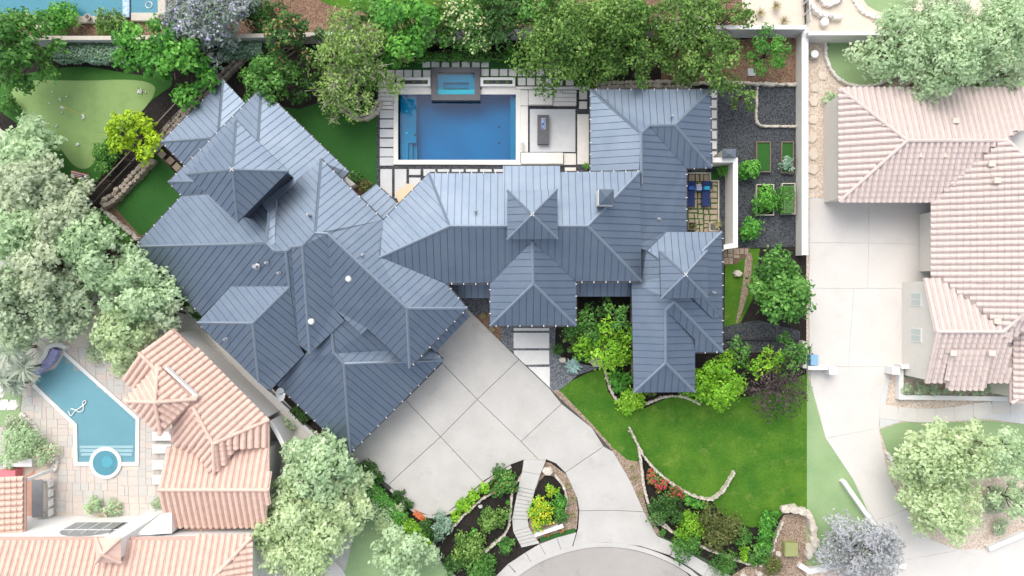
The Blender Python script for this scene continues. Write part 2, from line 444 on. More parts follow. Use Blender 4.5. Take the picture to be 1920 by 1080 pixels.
M['green'] = two_scale('putting_green', [(.20, .30, .10), (.25, .36, .13), (.19, .30, .10), (.26, .37, .14)], .45, 25, bump=.2, voro=False, stain=[((.15, .25, .07), .9, .5, .7, .5)])
M['fringe'] = two_scale('green_fringe', [(.025, .10, .014), (.05, .15, .022), (.03, .11, .015), (.055, .16, .03)], .6, 20, bump=.4, voro=False)
M['mulch'] = two_scale('dark_mulch', [(.012, .010, .009), (.028, .022, .018), (.008, .007, .006), (.05, .04, .034)], .8, 22, bump=1.0)
M['bark_mulch'] = two_scale('brown_bark_mulch', [(.16, .085, .05), (.24, .15, .10), (.10, .05, .03), (.34, .23, .16)], .8, 14, bump=1.0)
M['tan_gravel'] = two_scale('tan_gravel', [(.25, .17, .115), (.34, .25, .18), (.14, .09, .06), (.50, .41, .33)], .8, 15, bump=1.0)
M['dark_gravel'] = two_scale('dark_gravel', [(.035, .04, .045), (.055, .06, .065), (.018, .02, .024), (.15, .16, .17)], .5, 17, bump=1.0)
M['grey_gravel'] = two_scale('grey_gravel', [(.11, .12, .135), (.16, .17, .18), (.04, .045, .055), (.30, .31, .33)], .8, 15, bump=1.0)
M['soil'] = two_scale('brown_soil', [(.13, .08, .05), (.18, .12, .08), (.11, .07, .045), (.20, .14, .10)], .8, 12, bump=.5)
M['rock'] = mat('weathered_rock', (.42, .36, .29), (.22, .18, .14), 3.5, bump=.6, bscale=9, c3=(.5, .46, .4))
M['palerock'] = mat('pale_limestone_rock', (.58, .53, .45), (.42, .37, .30), 4, bump=.4, bscale=12, c3=(.66, .62, .55))
M['stonepatio'] = mat('patio_flagstone', (.42, .34, .25), (.32, .24, .17), 1.7, bump=.3, bscale=14, c3=(.50, .43, .34))
M['bark'] = mat('bark', (.16, .12, .09), (.09, .065, .05), 8, bump=.5)
M['palebark'] = mat('pale_bark', (.42, .38, .33), (.30, .26, .22), 8, bump=.4)
M['wood'] = mat('weathered_wood', (.22, .17, .13), (.14, .11, .085), 5, bump=.3)
M['iron'] = mat('bronze_iron', (.16, .125, .10), (.12, .095, .08), 5, rough=.5, metal=.3)
M['spastone'] = mat('dark_spa_stone', (.055, .057, .066), (.075, .075, .084), 2.5, rough=.5, bump=.1)
M['cream'] = mat('cream_canvas', (.66, .52, .36), (.62, .48, .33), 2)
M['navy'] = mat('navy_cushion', (.012, .025, .10), (.018, .035, .13), 4, rough=.85, bump=.1)
M['blue'] = mat('blue_pillow', (.03, .12, .42), (.04, .15, .5), 4)
M['aqua'] = mat('aqua_pillow', (.02, .30, .50), (.03, .36, .56), 4)
M['black'] = mat('black_metal', (.02, .02, .022), (.03, .03, .03), 4, rough=.5)
M['glassy'] = mat('dark_glass', (.03, .04, .05), (.05, .06, .07), 1, rough=.08, spec=.8)
M['pvc'] = mat('vent_pipe_metal', (.32, .33, .34), (.25, .26, .27), 4, rough=.4, metal=.6)
M['skylite'] = mat('skylight_dome', (.85, .85, .82), (.8, .8, .78), 2, rough=.25)
M['fireglass'] = mat('blue_fire_glass', (.01, .08, .45), (.15, .4, .8), 14, rough=.15, voro=True)
M['utility'] = mat('olive_green_paint', (.28, .30, .12), (.24, .26, .10), 2, rough=.5)
M['red'] = mat('red_cloth', (.5, .04, .04), (.42, .03, .03), 3)
M['orange'] = mat('orange_clay', (.6, .16, .05), (.5, .12, .04), 5)
M['flagwhite'] = mat('flag_white', (.75, .75, .75), (.7, .7, .7), 3)
M['flagblue'] = mat('flag_blue', (.03, .05, .22), (.03, .04, .18), 3)
M['yellow'] = mat('yellow_pole', (.7, .55, .12), (.6, .48, .1), 3)
M['bluebin'] = mat('blue_plastic', (.22, .40, .58), (.24, .43, .60), 2, rough=.5)
# p-keys: white veil over the two neighbouring lots, mixed into the base colours
M['ptile_r'] = mat('veiled_pink_tile', (.60, .50, .455), (.52, .435, .40), 2.3, rough=.85, c3=(.72, .62, .56))
M['ptile_l'] = mat('veiled_peach_tile', (.68, .49, .40), (.59, .405, .33), 2.3, rough=.85, c3=(.78, .63, .54))
M['ptile_u_r'] = mat('tile_felt_pink', (.42, .34, .32), (.40, .32, .3), 2)  # roofing felt under the right house tiles
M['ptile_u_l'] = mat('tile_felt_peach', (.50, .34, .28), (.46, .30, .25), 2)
M['pstucco'] = mat('veiled_stucco', (.66, .63, .57), (.62, .59, .54), 2, bump=.05)
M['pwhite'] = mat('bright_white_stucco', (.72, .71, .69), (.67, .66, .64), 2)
M['pconc'] = two_scale('veiled_concrete', [(.56, .53, .49), (.62, .59, .55), (.55, .52, .48), (.64, .61, .57)], .4, 12, bump=.05, voro=False, stain=[((.44, .41, .37), .4, .52, .75, .4)])
M['plawn'] = two_scale('veiled_lawn', [(.18, .30, .13), (.30, .40, .20), (.20, .32, .14), (.34, .44, .24)], .4, 11, bump=.5, voro=False)
M['pgrav'] = two_scale('veiled_tan_gravel', [(.52, .41, .32), (.60, .50, .41), (.42, .32, .25), (.76, .68, .60)], .6, 12, bump=.6)
M['pmulch'] = two_scale('veiled_mulch', [(.42, .42, .37), (.50, .49, .43), (.38, .38, .33), (.54, .52, .47)], .7, 12, bump=.5)
M['pflag'] = mat('veiled_flagstone', (.62, .58, .52), (.50, .45, .41), .9, bump=.1, c3=(.70, .64, .56))
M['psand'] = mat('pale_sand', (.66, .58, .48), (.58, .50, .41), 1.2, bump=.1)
M['prock'] = mat('veiled_rock', (.74, .71, .66), (.60, .56, .51), 3, bump=.4)
M['pterra'] = mat('veiled_terracotta_floor', (.62, .36, .26), (.55, .30, .22), 2)
M['pred'] = mat('veiled_red_cloth', (.70, .20, .22), (.66, .18, .2), 3)
M['pdark'] = mat('veiled_dark_glass', (.22, .23, .24), (.26, .27, .28), 2, rough=.3)
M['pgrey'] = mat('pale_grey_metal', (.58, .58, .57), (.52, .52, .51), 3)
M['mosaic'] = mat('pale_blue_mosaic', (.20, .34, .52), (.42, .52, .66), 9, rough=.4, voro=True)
M['ppane'] = mat('veiled_window_glass', (.42, .48, .45), (.48, .53, .50), 1, rough=.15)
M['purpletile'] = mat('violet_mosaic', (.26, .26, .48), (.34, .36, .6), 6, rough=.4, voro=True)

def water(name, tint, glossy=.02):
    m = bpy.data.materials.new(name); m.use_nodes = True; n = m.node_tree; n.nodes.clear()
    o = n.nodes.new('ShaderNodeOutputMaterial'); t = n.nodes.new('ShaderNodeBsdfTransparent'); t.inputs[0].default_value = (*tint, 1)
    g = n.nodes.new('ShaderNodeBsdfGlossy'); g.inputs['Roughness'].default_value = glossy
    f = n.nodes.new('ShaderNodeFresnel'); f.inputs[0].default_value = 1.33
    mx = n.nodes.new('ShaderNodeMixShader')
    ge = n.nodes.new('ShaderNodeNewGeometry'); ns = n.nodes.new('ShaderNodeTexNoise'); ns.inputs['Scale'].default_value = 1.6; ns.inputs['Detail'].default_value = 3
    bp = n.nodes.new('ShaderNodeBump'); bp.inputs['Strength'].default_value = .06; bp.inputs['Distance'].default_value = .1
    n.links.new(ge.outputs['Position'], ns.inputs['Vector']); n.links.new(ns.outputs[0], bp.inputs['Height'])
    n.links.new(bp.outputs[0], g.inputs['Normal']); n.links.new(bp.outputs[0], f.inputs['Normal'])
    n.links.new(f.outputs[0], mx.inputs[0]); n.links.new(t.outputs[0], mx.inputs[1]); n.links.new(g.outputs[0], mx.inputs[2]); n.links.new(mx.outputs[0], o.inputs[0])
    return m
M['water'] = water('pool_water', (.10, .78, .94))
M['pwater'] = water('pale_pool_water', (.80, .93, .96))
M['pool_floor'] = mat('blue_pool_plaster', (.0, .20, .36), (.0, .25, .43), .5, rough=.7, spec=.2)
M['pool_ledge'] = mat('blue_pool_ledge', (.03, .26, .38), (.05, .31, .43), .8, rough=.7)
M['teal_floor'] = mat('teal_pool_plaster', (.07, .30, .38), (.09, .33, .41), .6, rough=.7)
M['ppool'] = mat('veiled_aqua_plaster', (.26, .43, .47), (.30, .47, .51), .6, rough=.7)  # villa pool plaster, whitened by the veil mixed into its colour

LM['dark'] = leafmat('dark_green_leaf', (.022, .07, .014), (.055, .155, .026), (.15, .31, .07))
LM['mid'] = leafmat('mid_green_leaf', (.035, .115, .018), (.09, .26, .038), (.24, .48, .11))
LM['bright'] = leafmat('bright_green_leaf', (0.041, 0.162, 0.020), (0.101, 0.351, 0.041), (0.270, 0.594, 0.095))
LM['oak'] = leafmat('oak_leaf', (.045, .11, .018), (.14, .28, .045), (.36, .54, .15))
LM['lightoak'] = leafmat('light_oak_leaf', (.09, .19, .03), (.26, .42, .09), (.5, .64, .24))
LM['lime'] = leafmat('lime_leaf', (0.189, 0.324, 0.014), (0.405, 0.621, 0.016), (0.675, 0.837, 0.054))
LM['limegreen'] = leafmat('lime_green_leaf', (0.108, 0.270, 0.014), (0.243, 0.540, 0.027), (0.513, 0.743, 0.081))
LM['olive'] = leafmat('olive_leaf', (0.061, 0.081, 0.016), (0.135, 0.162, 0.041), (0.270, 0.297, 0.095))
LM['silver'] = leafmat('silver_leaf', (0.162, 0.270, 0.176), (0.297, 0.459, 0.324), (0.540, 0.702, 0.540))
LM['lilac'] = leafmat('grey_lilac_leaf', (.14, .20, .15), (.27, .34, .27), (.48, .50, .52))
LM['lilacflower'] = leafmat('lilac_flower', (0.405, 0.351, 0.702), (0.567, 0.513, 0.837), (0.810, 0.756, 0.880))
LM['cream'] = leafmat('cream_flower', (0.459, 0.540, 0.216), (0.648, 0.702, 0.351), (0.837, 0.837, 0.540))
LM['redflower'] = leafmat('red_flower', (0.675, 0.014, 0.054), (0.878, 0.027, 0.108), (0.880, 0.108, 0.216))
LM['yellowflower'] = leafmat('yellow_flower', (0.743, 0.567, 0.014), (0.878, 0.702, 0.027), (0.880, 0.837, 0.135))
LM['rust'] = leafmat('rust_leaf', (0.216, 0.121, 0.041), (0.351, 0.203, 0.068), (0.513, 0.324, 0.135))
LM['purple'] = leafmat('purple_leaf', (0.041, 0.027, 0.030), (0.095, 0.068, 0.068), (0.216, 0.162, 0.162))
LM['agave'] = leafmat('agave_leaf', (0.216, 0.365, 0.338), (0.378, 0.567, 0.527), (0.567, 0.756, 0.702))
LM['grass'] = leafmat('grass_blade', (0.068, 0.135, 0.041), (0.135, 0.243, 0.068), (0.270, 0.405, 0.135))
LM['straw'] = leafmat('straw_blade', (0.189, 0.176, 0.081), (0.324, 0.297, 0.135), (0.486, 0.432, 0.243))
LM['pmid'] = leafmat('pale_veiled_green_leaf', (.40, .55, .31), (.56, .72, .44), (.74, .84, .58))  # from here on, leaf colours carry the neighbouring lots' white veil
LM['pdark'] = leafmat('pale_veiled_dull_leaf', (.40, .50, .32), (.53, .64, .42), (.68, .77, .55))
LM['pyellow'] = leafmat('pale_veiled_yellow_green_leaf', (.44, .56, .30), (.60, .73, .42), (.76, .83, .55))
LM['polive'] = leafmat('pale_veiled_olive_leaf', (.47, .54, .36), (.59, .67, .46), (.74, .79, .58))
LM['plilac'] = leafmat('pale_veiled_lilac_leaf', (.40, .43, .41), (.53, .54, .56), (.68, .67, .72))
LM['ppink'] = leafmat('pale_veiled_pink_flower', (0.880, 0.405, 0.459), (0.880, 0.540, 0.594), (0.880, 0.743, 0.783))
LM['ppalm'] = leafmat('pale_veiled_palm_leaf', (.36, .42, .33), (.47, .53, .42), (.6, .65, .53))

# ------------------------------------------------------------------ ground
L0 = -.06
sheet('ground', [(-6000, -5000), (8000, -5000), (8000, 6000), (-6000, 6000)], -.10, M['turf'], holes=(POOL_HOLE, SPA_HOLE))
sheet('mulch_ground', [(-40, 70), (-40, 205), (0, 240), (855, 1080), (1000, 1300), (1512, 1300), (1512, 55), (60, 60)], -.05, M['mulch'], holes=(POOL_HOLE, SPA_HOLE))
sheet('neighbour_ground_left', [(-700, -400), (-60, 180), (0, 237), (855, 1077), (1000, 1300), (-700, 1400)], -.054, M['pmulch'])
sheet('neighbour_ground_right', [(1512, -400), (2700, -400), (2700, 1400), (1512, 1400)], -.052, M['pgrav'])
sheet('neighbour_ground_top', [(-400, -400), (1510, -400), (1510, 53), (600, 62), (60, 70), (-400, 66)], -.045, M['bark_mulch'])
sheet('top_lawn', [(560, -60), (930, -60), (930, 12), (830, 26), (700, 28), (640, 14), (600, 6)], -.03, M['lawn'], rnd=2)
sheet('rock_garden_bed', [(1385, -80), (1508, -80), (1508, 52), (1395, 50)], -.03, M['psand'])
fr = [(0, 150), (60, 136), (110, 127), (165, 124), (230, 136), (300, 146), (332, 156), (290, 182), (262, 212), (225, 250), (192, 300), (192, 332), (170, 349), (142, 348), (112, 318), (92, 290), (60, 255), (20, 222), (-8, 205)]
sheet('putting_fringe', fr, -.02, M['fringe'], rnd=2)
sheet('putting_green', [(20, 166), (60, 148), (150, 152), (250, 148), (292, 158), (290, 178), (268, 208), (240, 232), (192, 262), (180, 300), (165, 318), (140, 314), (118, 285), (100, 262), (75, 235), (38, 205), (22, 185)], -.012, M['green'], rnd=2)
sheet('side_soil', [(280, 292), (300, 285), (330, 330), (270, 450), (255, 455), (190, 388)], -.03, M['soil'])
sheet('side_turf_lawn', [(291, 288), (420, 410), (262, 441), (217, 391)], -.02, M['turf'])
sheet('courtyard_turf_lawn', [(470, 190), (560, 205), (640, 178), (712, 205), (712, 340), (672, 372), (590, 300)], -.02, M['turf'])
sheet('planting_soil', [(640, 330), (664, 322), (700, 350), (690, 372), (672, 376)], -.012, M['soil'])
sheet('pool_turf_strip', [(690, 108), (1110, 108), (1110, 168), (690, 168)], -.022, M['turf'], holes=([(812, 130), (897, 130), (897, 166), (812, 166)],))
sheet('front_lawn', [(1047, 733), (1070, 715), (1100, 700), (1130, 692), (1140, 735), (1165, 765), (1210, 765), (1260, 742), (1300, 742), (1400, 745), (1513, 700), (1513, 955), (1470, 962), (1450, 982), (1410, 989), (1370, 980), (1348, 958), (1335, 940), (1290, 932), (1250, 902), (1215, 862), (1200, 838), (1196, 866), (1175, 863), (1150, 842), (1110, 797), (1070, 757)], -.02, M['lawn'])
sheet('side_yard_lawn', [(1360, 468), (1425, 466), (1412, 560), (1385, 612), (1358, 622)], -.02, M['lawn'])
sheet('dry_grass_path', [(1398, 475), (1412, 475), (1408, 520), (1400, 560), (1386, 600), (1378, 612), (1388, 560), (1394, 520)], -.012, M['tan_gravel'], rnd=1)
sheet('right_gravel_yard', [(1338, 158), (1497, 158), (1497, 462), (1380, 466), (1286, 446), (1286, 310), (1330, 305)], -.02, M['dark_gravel'])
sheet('side_gravel', [(1358, 612), (1420, 600), (1500, 620), (1500, 660), (1358, 662)], -.018, M['dark_gravel'])
sheet('bark_bed', [(1240, 95), (1497, 60), (1497, 156), (1240, 156)], -.03, M['bark_mulch'])
sheet('entry_gravel', [(845, 548), (925, 548), (942, 610), (1042, 612), (1040, 660), (1062, 676), (1125, 690), (1085, 702), (1048, 733), (1036, 737), (880, 590)], -.02, M['grey_gravel'])
sheet('rust_gravel_bed', [(888, 592), (925, 582), (940, 600), (940, 645)], -.012, M['bark_mulch'])
sheet('tan_gravel_edge', [(1036, 733), (1048, 731), (1110, 795), (1150, 840), (1176, 862), (1197, 866), (1204, 900), (1208, 935), (1216, 965), (1245, 1008), (1230, 1004), (1200, 960), (1180, 905), (1145, 845), (1100, 797)], -.012, M['tan_gravel'])
sheet('island_gravel', [(1012, 864), (1032, 868), (1062, 890), (1080, 930), (1084, 962), (1081, 992), (1000, 1012), (990, 985), (1004, 920)], -.02, M['tan_gravel'])
sheet('island_mulch_bed', [(1014, 892), (1042, 892), (1060, 920), (1060, 965), (1030, 980), (995, 985), (998, 940)], -.012, M['mulch'], rnd=1)
sheet('island_turf', [(1012, 1008), (1078, 990), (1080, 1002), (1015, 1020)], -.008, M['turf'])
sheet('curb_turf', [(1230, 1002), (1265, 1016), (1345, 1060), (1380, 1085), (1330, 1060), (1282, 1036)], -.008, M['turf'])
sheet('utility_bed', [(1452, 1000), (1470, 965), (1512, 962), (1512, 1200), (1440, 1200), (1370, 1080), (1400, 1062), (1440, 1062)], -.012, M['tan_gravel'])
sheet('tiny_bed_left', [(830, 985), (975, 890), (985, 905), (958, 975), (965, 1010), (930, 1060), (880, 1100), (840, 1050)], -.012, M['mulch'])

# ---- driveway: dark joints below, each cast slab a part
drv = [(640, 850), (800, 690), (790, 650), (860, 562), (884, 586), (1030, 728), (1062, 758), (1110, 802), (1150, 847), (1183, 903), (1208, 960), (1232, 1004), (1260, 1043), (1200, 1024), (1135, 1016), (1073, 1026), (1084, 990), (1085, 960), (1082, 935), (1062, 890), (1042, 869), (1025, 862), (983, 862), (958, 871), (905, 903), (875, 932), (840, 960), (805, 967), (778, 957)]
dr = sheet('driveway', drv, .0, M['joint'])
DZ = .03
for q in ([(640, 850), (760, 750), (826, 819), (728, 909)],
          [(728, 909), (826, 819), (905, 903), (875, 932), (840, 960), (805, 967), (778, 957)],
          [(760, 750), (829, 681), (895, 749), (826, 819)],
          [(826, 819), (895, 749), (977, 828), (1010, 862), (983, 862), (958, 871), (905, 903)],
          [(829, 681), (795, 650), (862, 566), (884, 586), (973, 674), (895, 749)],
          [(973, 674), (1030, 728), (1053, 757), (977, 828), (895, 749)],
          [(1053, 757), (1110, 802), (1132, 837), (1060, 886), (1042, 869), (1025, 862), (1010, 862), (977, 828)],
          [(1132, 837), (1150, 847), (1183, 903), (1208, 960), (1150, 957), (1086, 958), (1082, 935), (1062, 890), (1060, 886)],
          [(1086, 958), (1150, 957), (1208, 960), (1232, 1004), (1258, 1042), (1200, 1024), (1135, 1017), (1074, 1026), (1084, 990)]):
    paver(dr, q, DZ, M['concrete'], .05, .016, 'slab')
cb = band(smooth_poly([(732, 918), (778, 962), (805, 971), (842, 964), (877, 936), (906, 907), (958, 875)], 2, False), .2, -.05, .1)
tag(cb.make('kerb', M['walk']), kind='structure')
st = sheet('street', smooth_poly([(955, 1090), (1000, 1060), (1035, 1042), (1090, 1028), (1140, 1024), (1200, 1033), (1255, 1054), (1305, 1085), (1400, 1250), (1150, 1450), (900, 1250)], 2), -.03, M['street'])
kb = band(smooth_poly([(880, 1180), (940, 1098), (996, 1058), (1033, 1040), (1090, 1024), (1140, 1020), (1200, 1028), (1258, 1050), (1315, 1085), (1400, 1200)], 2, False), .34, -.05, .04)
tag(kb.make('street_kerb', M['walk']), kind='structure')
sw = sheet('sidewalk', [(900, 1120), (985, 1048), (1012, 1016), (1080, 1001), (1074, 1024), (1030, 1036), (990, 1056), (945, 1085)], -.004, M['joint'])
for q in ([(905, 1100), (930, 1080), (952, 1058), (972, 1080), (945, 1096)], [(952, 1058), (985, 1036), (997, 1056), (972, 1078)], [(985, 1036), (1012, 1020), (1025, 1044), (997, 1056)],
          [(1012, 1020), (1044, 1008), (1053, 1033), (1025, 1044)], [(1044, 1008), (1081, 998), (1073, 1026), (1053, 1033)]):
    paver(sw, q, .02, M['walk'], .05, .012, 'slab')
sw = sheet('sidewalk_right', [(1232, 1006), (1265, 1018), (1300, 1038), (1345, 1062), (1400, 1100), (1320, 1090), (1262, 1045)], -.004, M['joint'])
for q in ([(1232, 1005), (1266, 1020), (1256, 1042)], [(1266, 1020), (1297, 1040), (1288, 1060), (1257, 1043)], [(1297, 1040), (1331, 1060), (1320, 1082), (1288, 1060)], [(1331, 1060), (1380, 1085), (1350, 1110), (1320, 1082)]):
    paver(sw, q, .02, M['walk'], .05, .012, 'slab')
# walkway with steps
wk = thing('garden_stairs', 'pale concrete garden walk with two flights of low steps down to the street pavement', 'stairs', P(985, 950))
def stepq(q, z): paver(wk, q, z, M['walk'], z + .05, .01, 'step')
stepq([(982, 863), (1024, 863), (1013, 890), (979, 884)], .34)
stepq([(979, 884), (1013, 890), (1003, 920), (972, 913)], .34)
a0, a1, b0, b1 = (972, 913), (1003, 920), (960, 973), (990, 975)
for i in range(8):
    t0, t1 = i / 8, (i + 1) / 8
    L = lambda a, b, t: (a[0] + (b[0] - a[0]) * t, a[1] + (b[1] - a[1]) * t)
    stepq([L(a0, b0, t0), L(a1, b1, t0), L(a1, b1, t1), L(a0, b0, t1)], .31 - i * .022)
stepq([(960, 973), (990, 975), (992, 989), (962, 997)], .13)
for i in range(5):
    a = (962 + i * 3.2, 997 + i * 6); b = (992 + i * 4, 989 + i * 6)
    stepq([a, b, (b[0] + 4, b[1] + 6), (a[0] + 3.2, a[1] + 6)], .12 - i * .018)
# front entry pavers
for q in (rect(963, 615, 1030, 620), rect(963, 624, 1030, 653), [(963, 657), (1030, 657), (1030, 683), (985, 684), (964, 664)], [(990, 688), (1031, 688), (1031, 727)]):
    paver(bpy.data.objects['entry_gravel'], q, .04, M['slab'], .06)

# ------------------------------------------------------------------ pool terrace
tg = sheet('terrace', [(706, 160), (810, 160), (810, 174), (899, 174), (899, 160), (1108, 160), (1108, 345), (800, 345), (740, 420), (706, 385)], -.012, M['dark_gravel'], holes=(POOL_HOLE,))
W = M['slab']
def pv(x0, y0, x1, y1, z=.05, m=None): return paver(tg, rect(x0, y0, x1, y1), z, m or W, .07)
for y0 in (206, 224, 242, 260, 278, 295): pv(712, y0, 737.5, y0 + 15.5, m=M['slabgrey'])
pv(713, 317, 735, 380, m=M['slabgrey']); pv(740, 317, 762, 372, m=M['slabgrey']); pv(767, 317, 788.5, 328, m=M['slabgrey']); pv(767, 333, 788.5, 352, m=M['slabgrey'])
for i, x0 in enumerate((794, 820.5, 847, 873.5, 900, 926)): pv(x0, 317, x0 + 22, 330, m=M['slabgrey'])
for x0 in (725, 741.5, 758, 775, 793): pv(x0, 131, x0 + 14.5, 145)
for x0 in (708, 725): pv(x0, 148, x0 + 14.5, 163)
pv(708, 131, 722, 145)
for x0 in (792, 809, 828, 847, 866, 885, 902): pv(x0, 113, x0 + 14.5, 126)
for x0 in (902, 920, 937, 954, 971, 989, 1006, 1023, 1040): pv(x0, 129, x0 + 14.5, 142.5)
for x0 in (971, 988, 1006, 1023, 1040, 1061): pv(x0, 145.5, x0 + 14.5, 160)
pv(1086, 170, 1101, 186); pv(1086, 190, 1101, 204); pv(1082.5, 214, 1104, 308); pv(1057, 287.5, 1080, 309); pv(1059, 314, 1080, 330)
pv(1059, 320, 1082, 338)
# decks in white stone boards
for q in (rect(709, 165, 745, 172.5), rect(709, 173.5, 745, 181), rect(709, 182, 737, 189), rect(709, 190, 737, 197), rect(709, 198, 737, 204.5)): paver(tg, q, .09, W, .1)
for q in (rect(744, 162, 808, 169), rect(903, 162, 968, 169)): paver(tg, q, .12, W, .14)
for q in (rect(968, 162, 1106, 167.5), rect(976, 169, 990, 198), rect(976, 199, 990, 285), rect(991, 169, 1054, 197), rect(1055, 175, 1081, 197), rect(1055, 169, 1081, 174)): paver(tg, q, .12, W, .14)
paver(tg, rect(977, 286, 1056, 307), .35, W, .37)
paver(tg, rect(993.5, 204.5, 1079, 285), .06, M['slabgrey'], .08)
paver(tg, rect(991, 172, 1036, 196), .42, W, .4); 
for k in range(3): paver(tg, rect(1037, 175 + k * 8, 1080, 182 + k * 8), .2, W, .2)
g = G()
for (x, y) in ((980, 270), (980, 278), (737, 192)): g.box(P(x, y, .37 if x > 900 else .1), (.26, .22, .02))
g.make('drain_cover', M['walk'], tg)
# pool shell
pool = thing('swimming_pool', 'rectangular deep blue swimming pool with white stone coping', 'pool', P(857, 240, 0))
g = band([(742, 172.5), (971.5, 172.5), (971.5, 304), (742, 304)], .36, -.02, .10, True)
g.make('coping', M['slab'], pool)
g = band([(740, 306.5), (1056, 308)], .12, -.02, .09); g.make('coping_step', M['white'], pool)
g = G(); a, b = P(750, 177), P(967.5, 300)
x0, x1, y1, y0 = a.x, b.x, a.y, b.y
def prect(x0, y0, x1, y1, z): return [(x0, y0, z), (x1, y0, z), (x1, y1, z), (x0, y1, z)]
g.add(prect(x0, y0, x1, y1, -1.5), [(0, 1, 2, 3)])
for u, v in (((x0, y0), (x1, y0)), ((x1, y0), (x1, y1)), ((x1, y1), (x0, y1)), ((x0, y1), (x0, y0))):
    g.add([(*u, -1.5), (*v, -1.5), (*v, 0.05), (*u, 0.05)], [(0, 1, 2, 3)])
g.make('basin', M['pool_floor'], pool)
g = G(); q = P(779, 266)
g.prism(prect(x0 + .01, q.y, q.x, y1 - .01, -.42), prect(x0 + .01, q.y, q.x, y1 - .01, -1.45)); g.make('sun_shelf', M['pool_ledge'], pool)
g = G(); s_ = P(764, 266)
g.prism(prect(x0 + .01, y0 + .01, s_.x, q.y - .01, -.35), prect(x0 + .01, y0 + .01, s_.x, q.y - .01, -1.45)); g.make('step', M['pool_ledge'], pool)
for k in range(2):
    g = G(); xa = s_.x + .01 + k * .32; g.prism(prect(xa, y0 + .01, xa + .3, q.y - .01, -.6 - k * .3), prect(xa, y0 + .01, xa + .3, q.y - .01, -1.45)); g.make('step', M['pool_ledge'], pool)
g = G(); xa = P(957, 0).x; g.prism(prect(xa, y0 + .01, x1 - .01, y1 - .01, -.5), prect(xa, y0 + .01, x1 - .01, y1 - .01, -1.45)); g.make('bench', M['pool_ledge'], pool)
g = G(); g.add(prect(x0 + .005, y0 + .005, x1 - .005, y1 - .005, -.02), [(0, 1, 2, 3)]); g.make('water', M['water'], pool)
for x, y, mm, z in ((761, 206, 'white', -.41), (761, 247, 'white', -.41), (935, 230, 'black', -1.49), (935, 261, 'black', -1.49), (777, 251, 'black', -.41)):
    g = G(); c = P(x, y, 0); g.disc((c.x, c.y, z), .09, .01, 12); g.make('drain', M[mm], pool)
# spa
spa = thing('spa', 'raised square spa framed in dark stone at the north edge of the pool', 'spa', P(854, 160, 0))
zt = .42
def ring(o, i, z0, z1):
    O = [P(*p, z1) for p in o]; I = [P(*p, z1) for p in i]; g = G(); n = 4
    vs = [tuple(p) for p in O] + [tuple(p) for p in I] + [(p.x, p.y, z0) for p in O] + [(p.x, p.y, z0) for p in I]
    fs = []
    for k in range(n):
        j = (k + 1) % n; fs += [(k, k + 4, j + 4, j), (k, j, j + 8, k + 8), (k + 4, k + 12, j + 12, j + 4)]
    g.add(vs, fs); return g
ring(rect(808.5, 126, 900.5, 188), rect(819, 136, 890, 177), -.6, zt).make('surround', M['spastone'], spa)
a, b = P(819, 136, zt), P(890, 177, zt)
g = G(); g.prism(prect(a.x + .01, b.y + .01, b.x - .01, a.y - .01, -.25), prect(a.x + .01, b.y + .01, b.x - .01, a.y - .01, -.5)); g.make('floor', M['pool_ledge'], spa)
for (u0, v0, u1, v1) in ((0, 0, .16, 1), (.84, 0, 1, 1), (.16, .62, .84, 1)):
    g = G(); ww, hh = b.x - a.x - .04, a.y - b.y - .04
    X0, X1, Y0, Y1 = a.x + .02 + u0 * ww, a.x + .02 + u1 * ww, b.y + .02 + v0 * hh, b.y + .02 + v1 * hh
    g.prism(prect(X0, Y0, X1, Y1, .02), prect(X0, Y0, X1, Y1, -.24)); g.make('bench', M['teal_floor'], spa)
g = G(); g.add(prect(a.x + .005, b.y + .005, b.x - .005, a.y - .005, zt - .04), [(0, 1, 2, 3)]); g.make('water', M['water'], spa)
g = G()
for x in (841, 869): c = P(x, 165, 0); g.disc((c.x, c.y, -.245), .08, .01, 10)
g.make('drain', M['spastone'], spa)
# planters beside the spa
for x0, x1, side in ((744, 807, 'left'), (901, 966, 'right')):
    t = thing('planter', 'long white stone planter of clipped grass tufts on the %s side of the raised spa' % side, 'planter', P((x0 + x1) / 2, 154))
    ring(rect(x0, 145, x1, 161.5), rect(x0 + 5, 150, x1 - 5, 157.5), 0, .4).make('box', M['white'], t)
    sheet('gravel', rect(x0 + 5, 150, x1 - 5, 157.5), .33, M['dark_gravel'], parent=t)
    for k in range(3): fronds(x0 + 13 + k * 18.5, 153.5, 6, 26, .34, 'grass', ['west', 'middle', 'east'][k] + ' grass tuft in the white planter %s of the spa' % side, 'grass_tuft', 'plant', .03, .7)
# fire table
t = thing('fire_table', 'dark rectangular fire table with a tray of blue fire glass on the sunken terrace', 'fire pit', P(1018, 243))
c = P(1018.5, 243, .45); G().box((c.x, c.y, .25), (.86, 2.2, .42)).make('base', M['spastone'], t)
G().box((c.x, c.y, .485), (.9, 2.25, .04)).make('top', M['spastone'], t)
d = P(1019, 232, .5); G().box((d.x, d.y, .51), (.32, .86, .015)).make('tray', M['pvc'], t)
g = G()
for i in range(60): g.box((d.x + random.uniform(-.13, .13), d.y + random.uniform(-.38, .38), .53), (.06, .05, .04), random.random() * 3)
g.make('fire_glass', M['fireglass'], t)['kind'] = 'stuff'
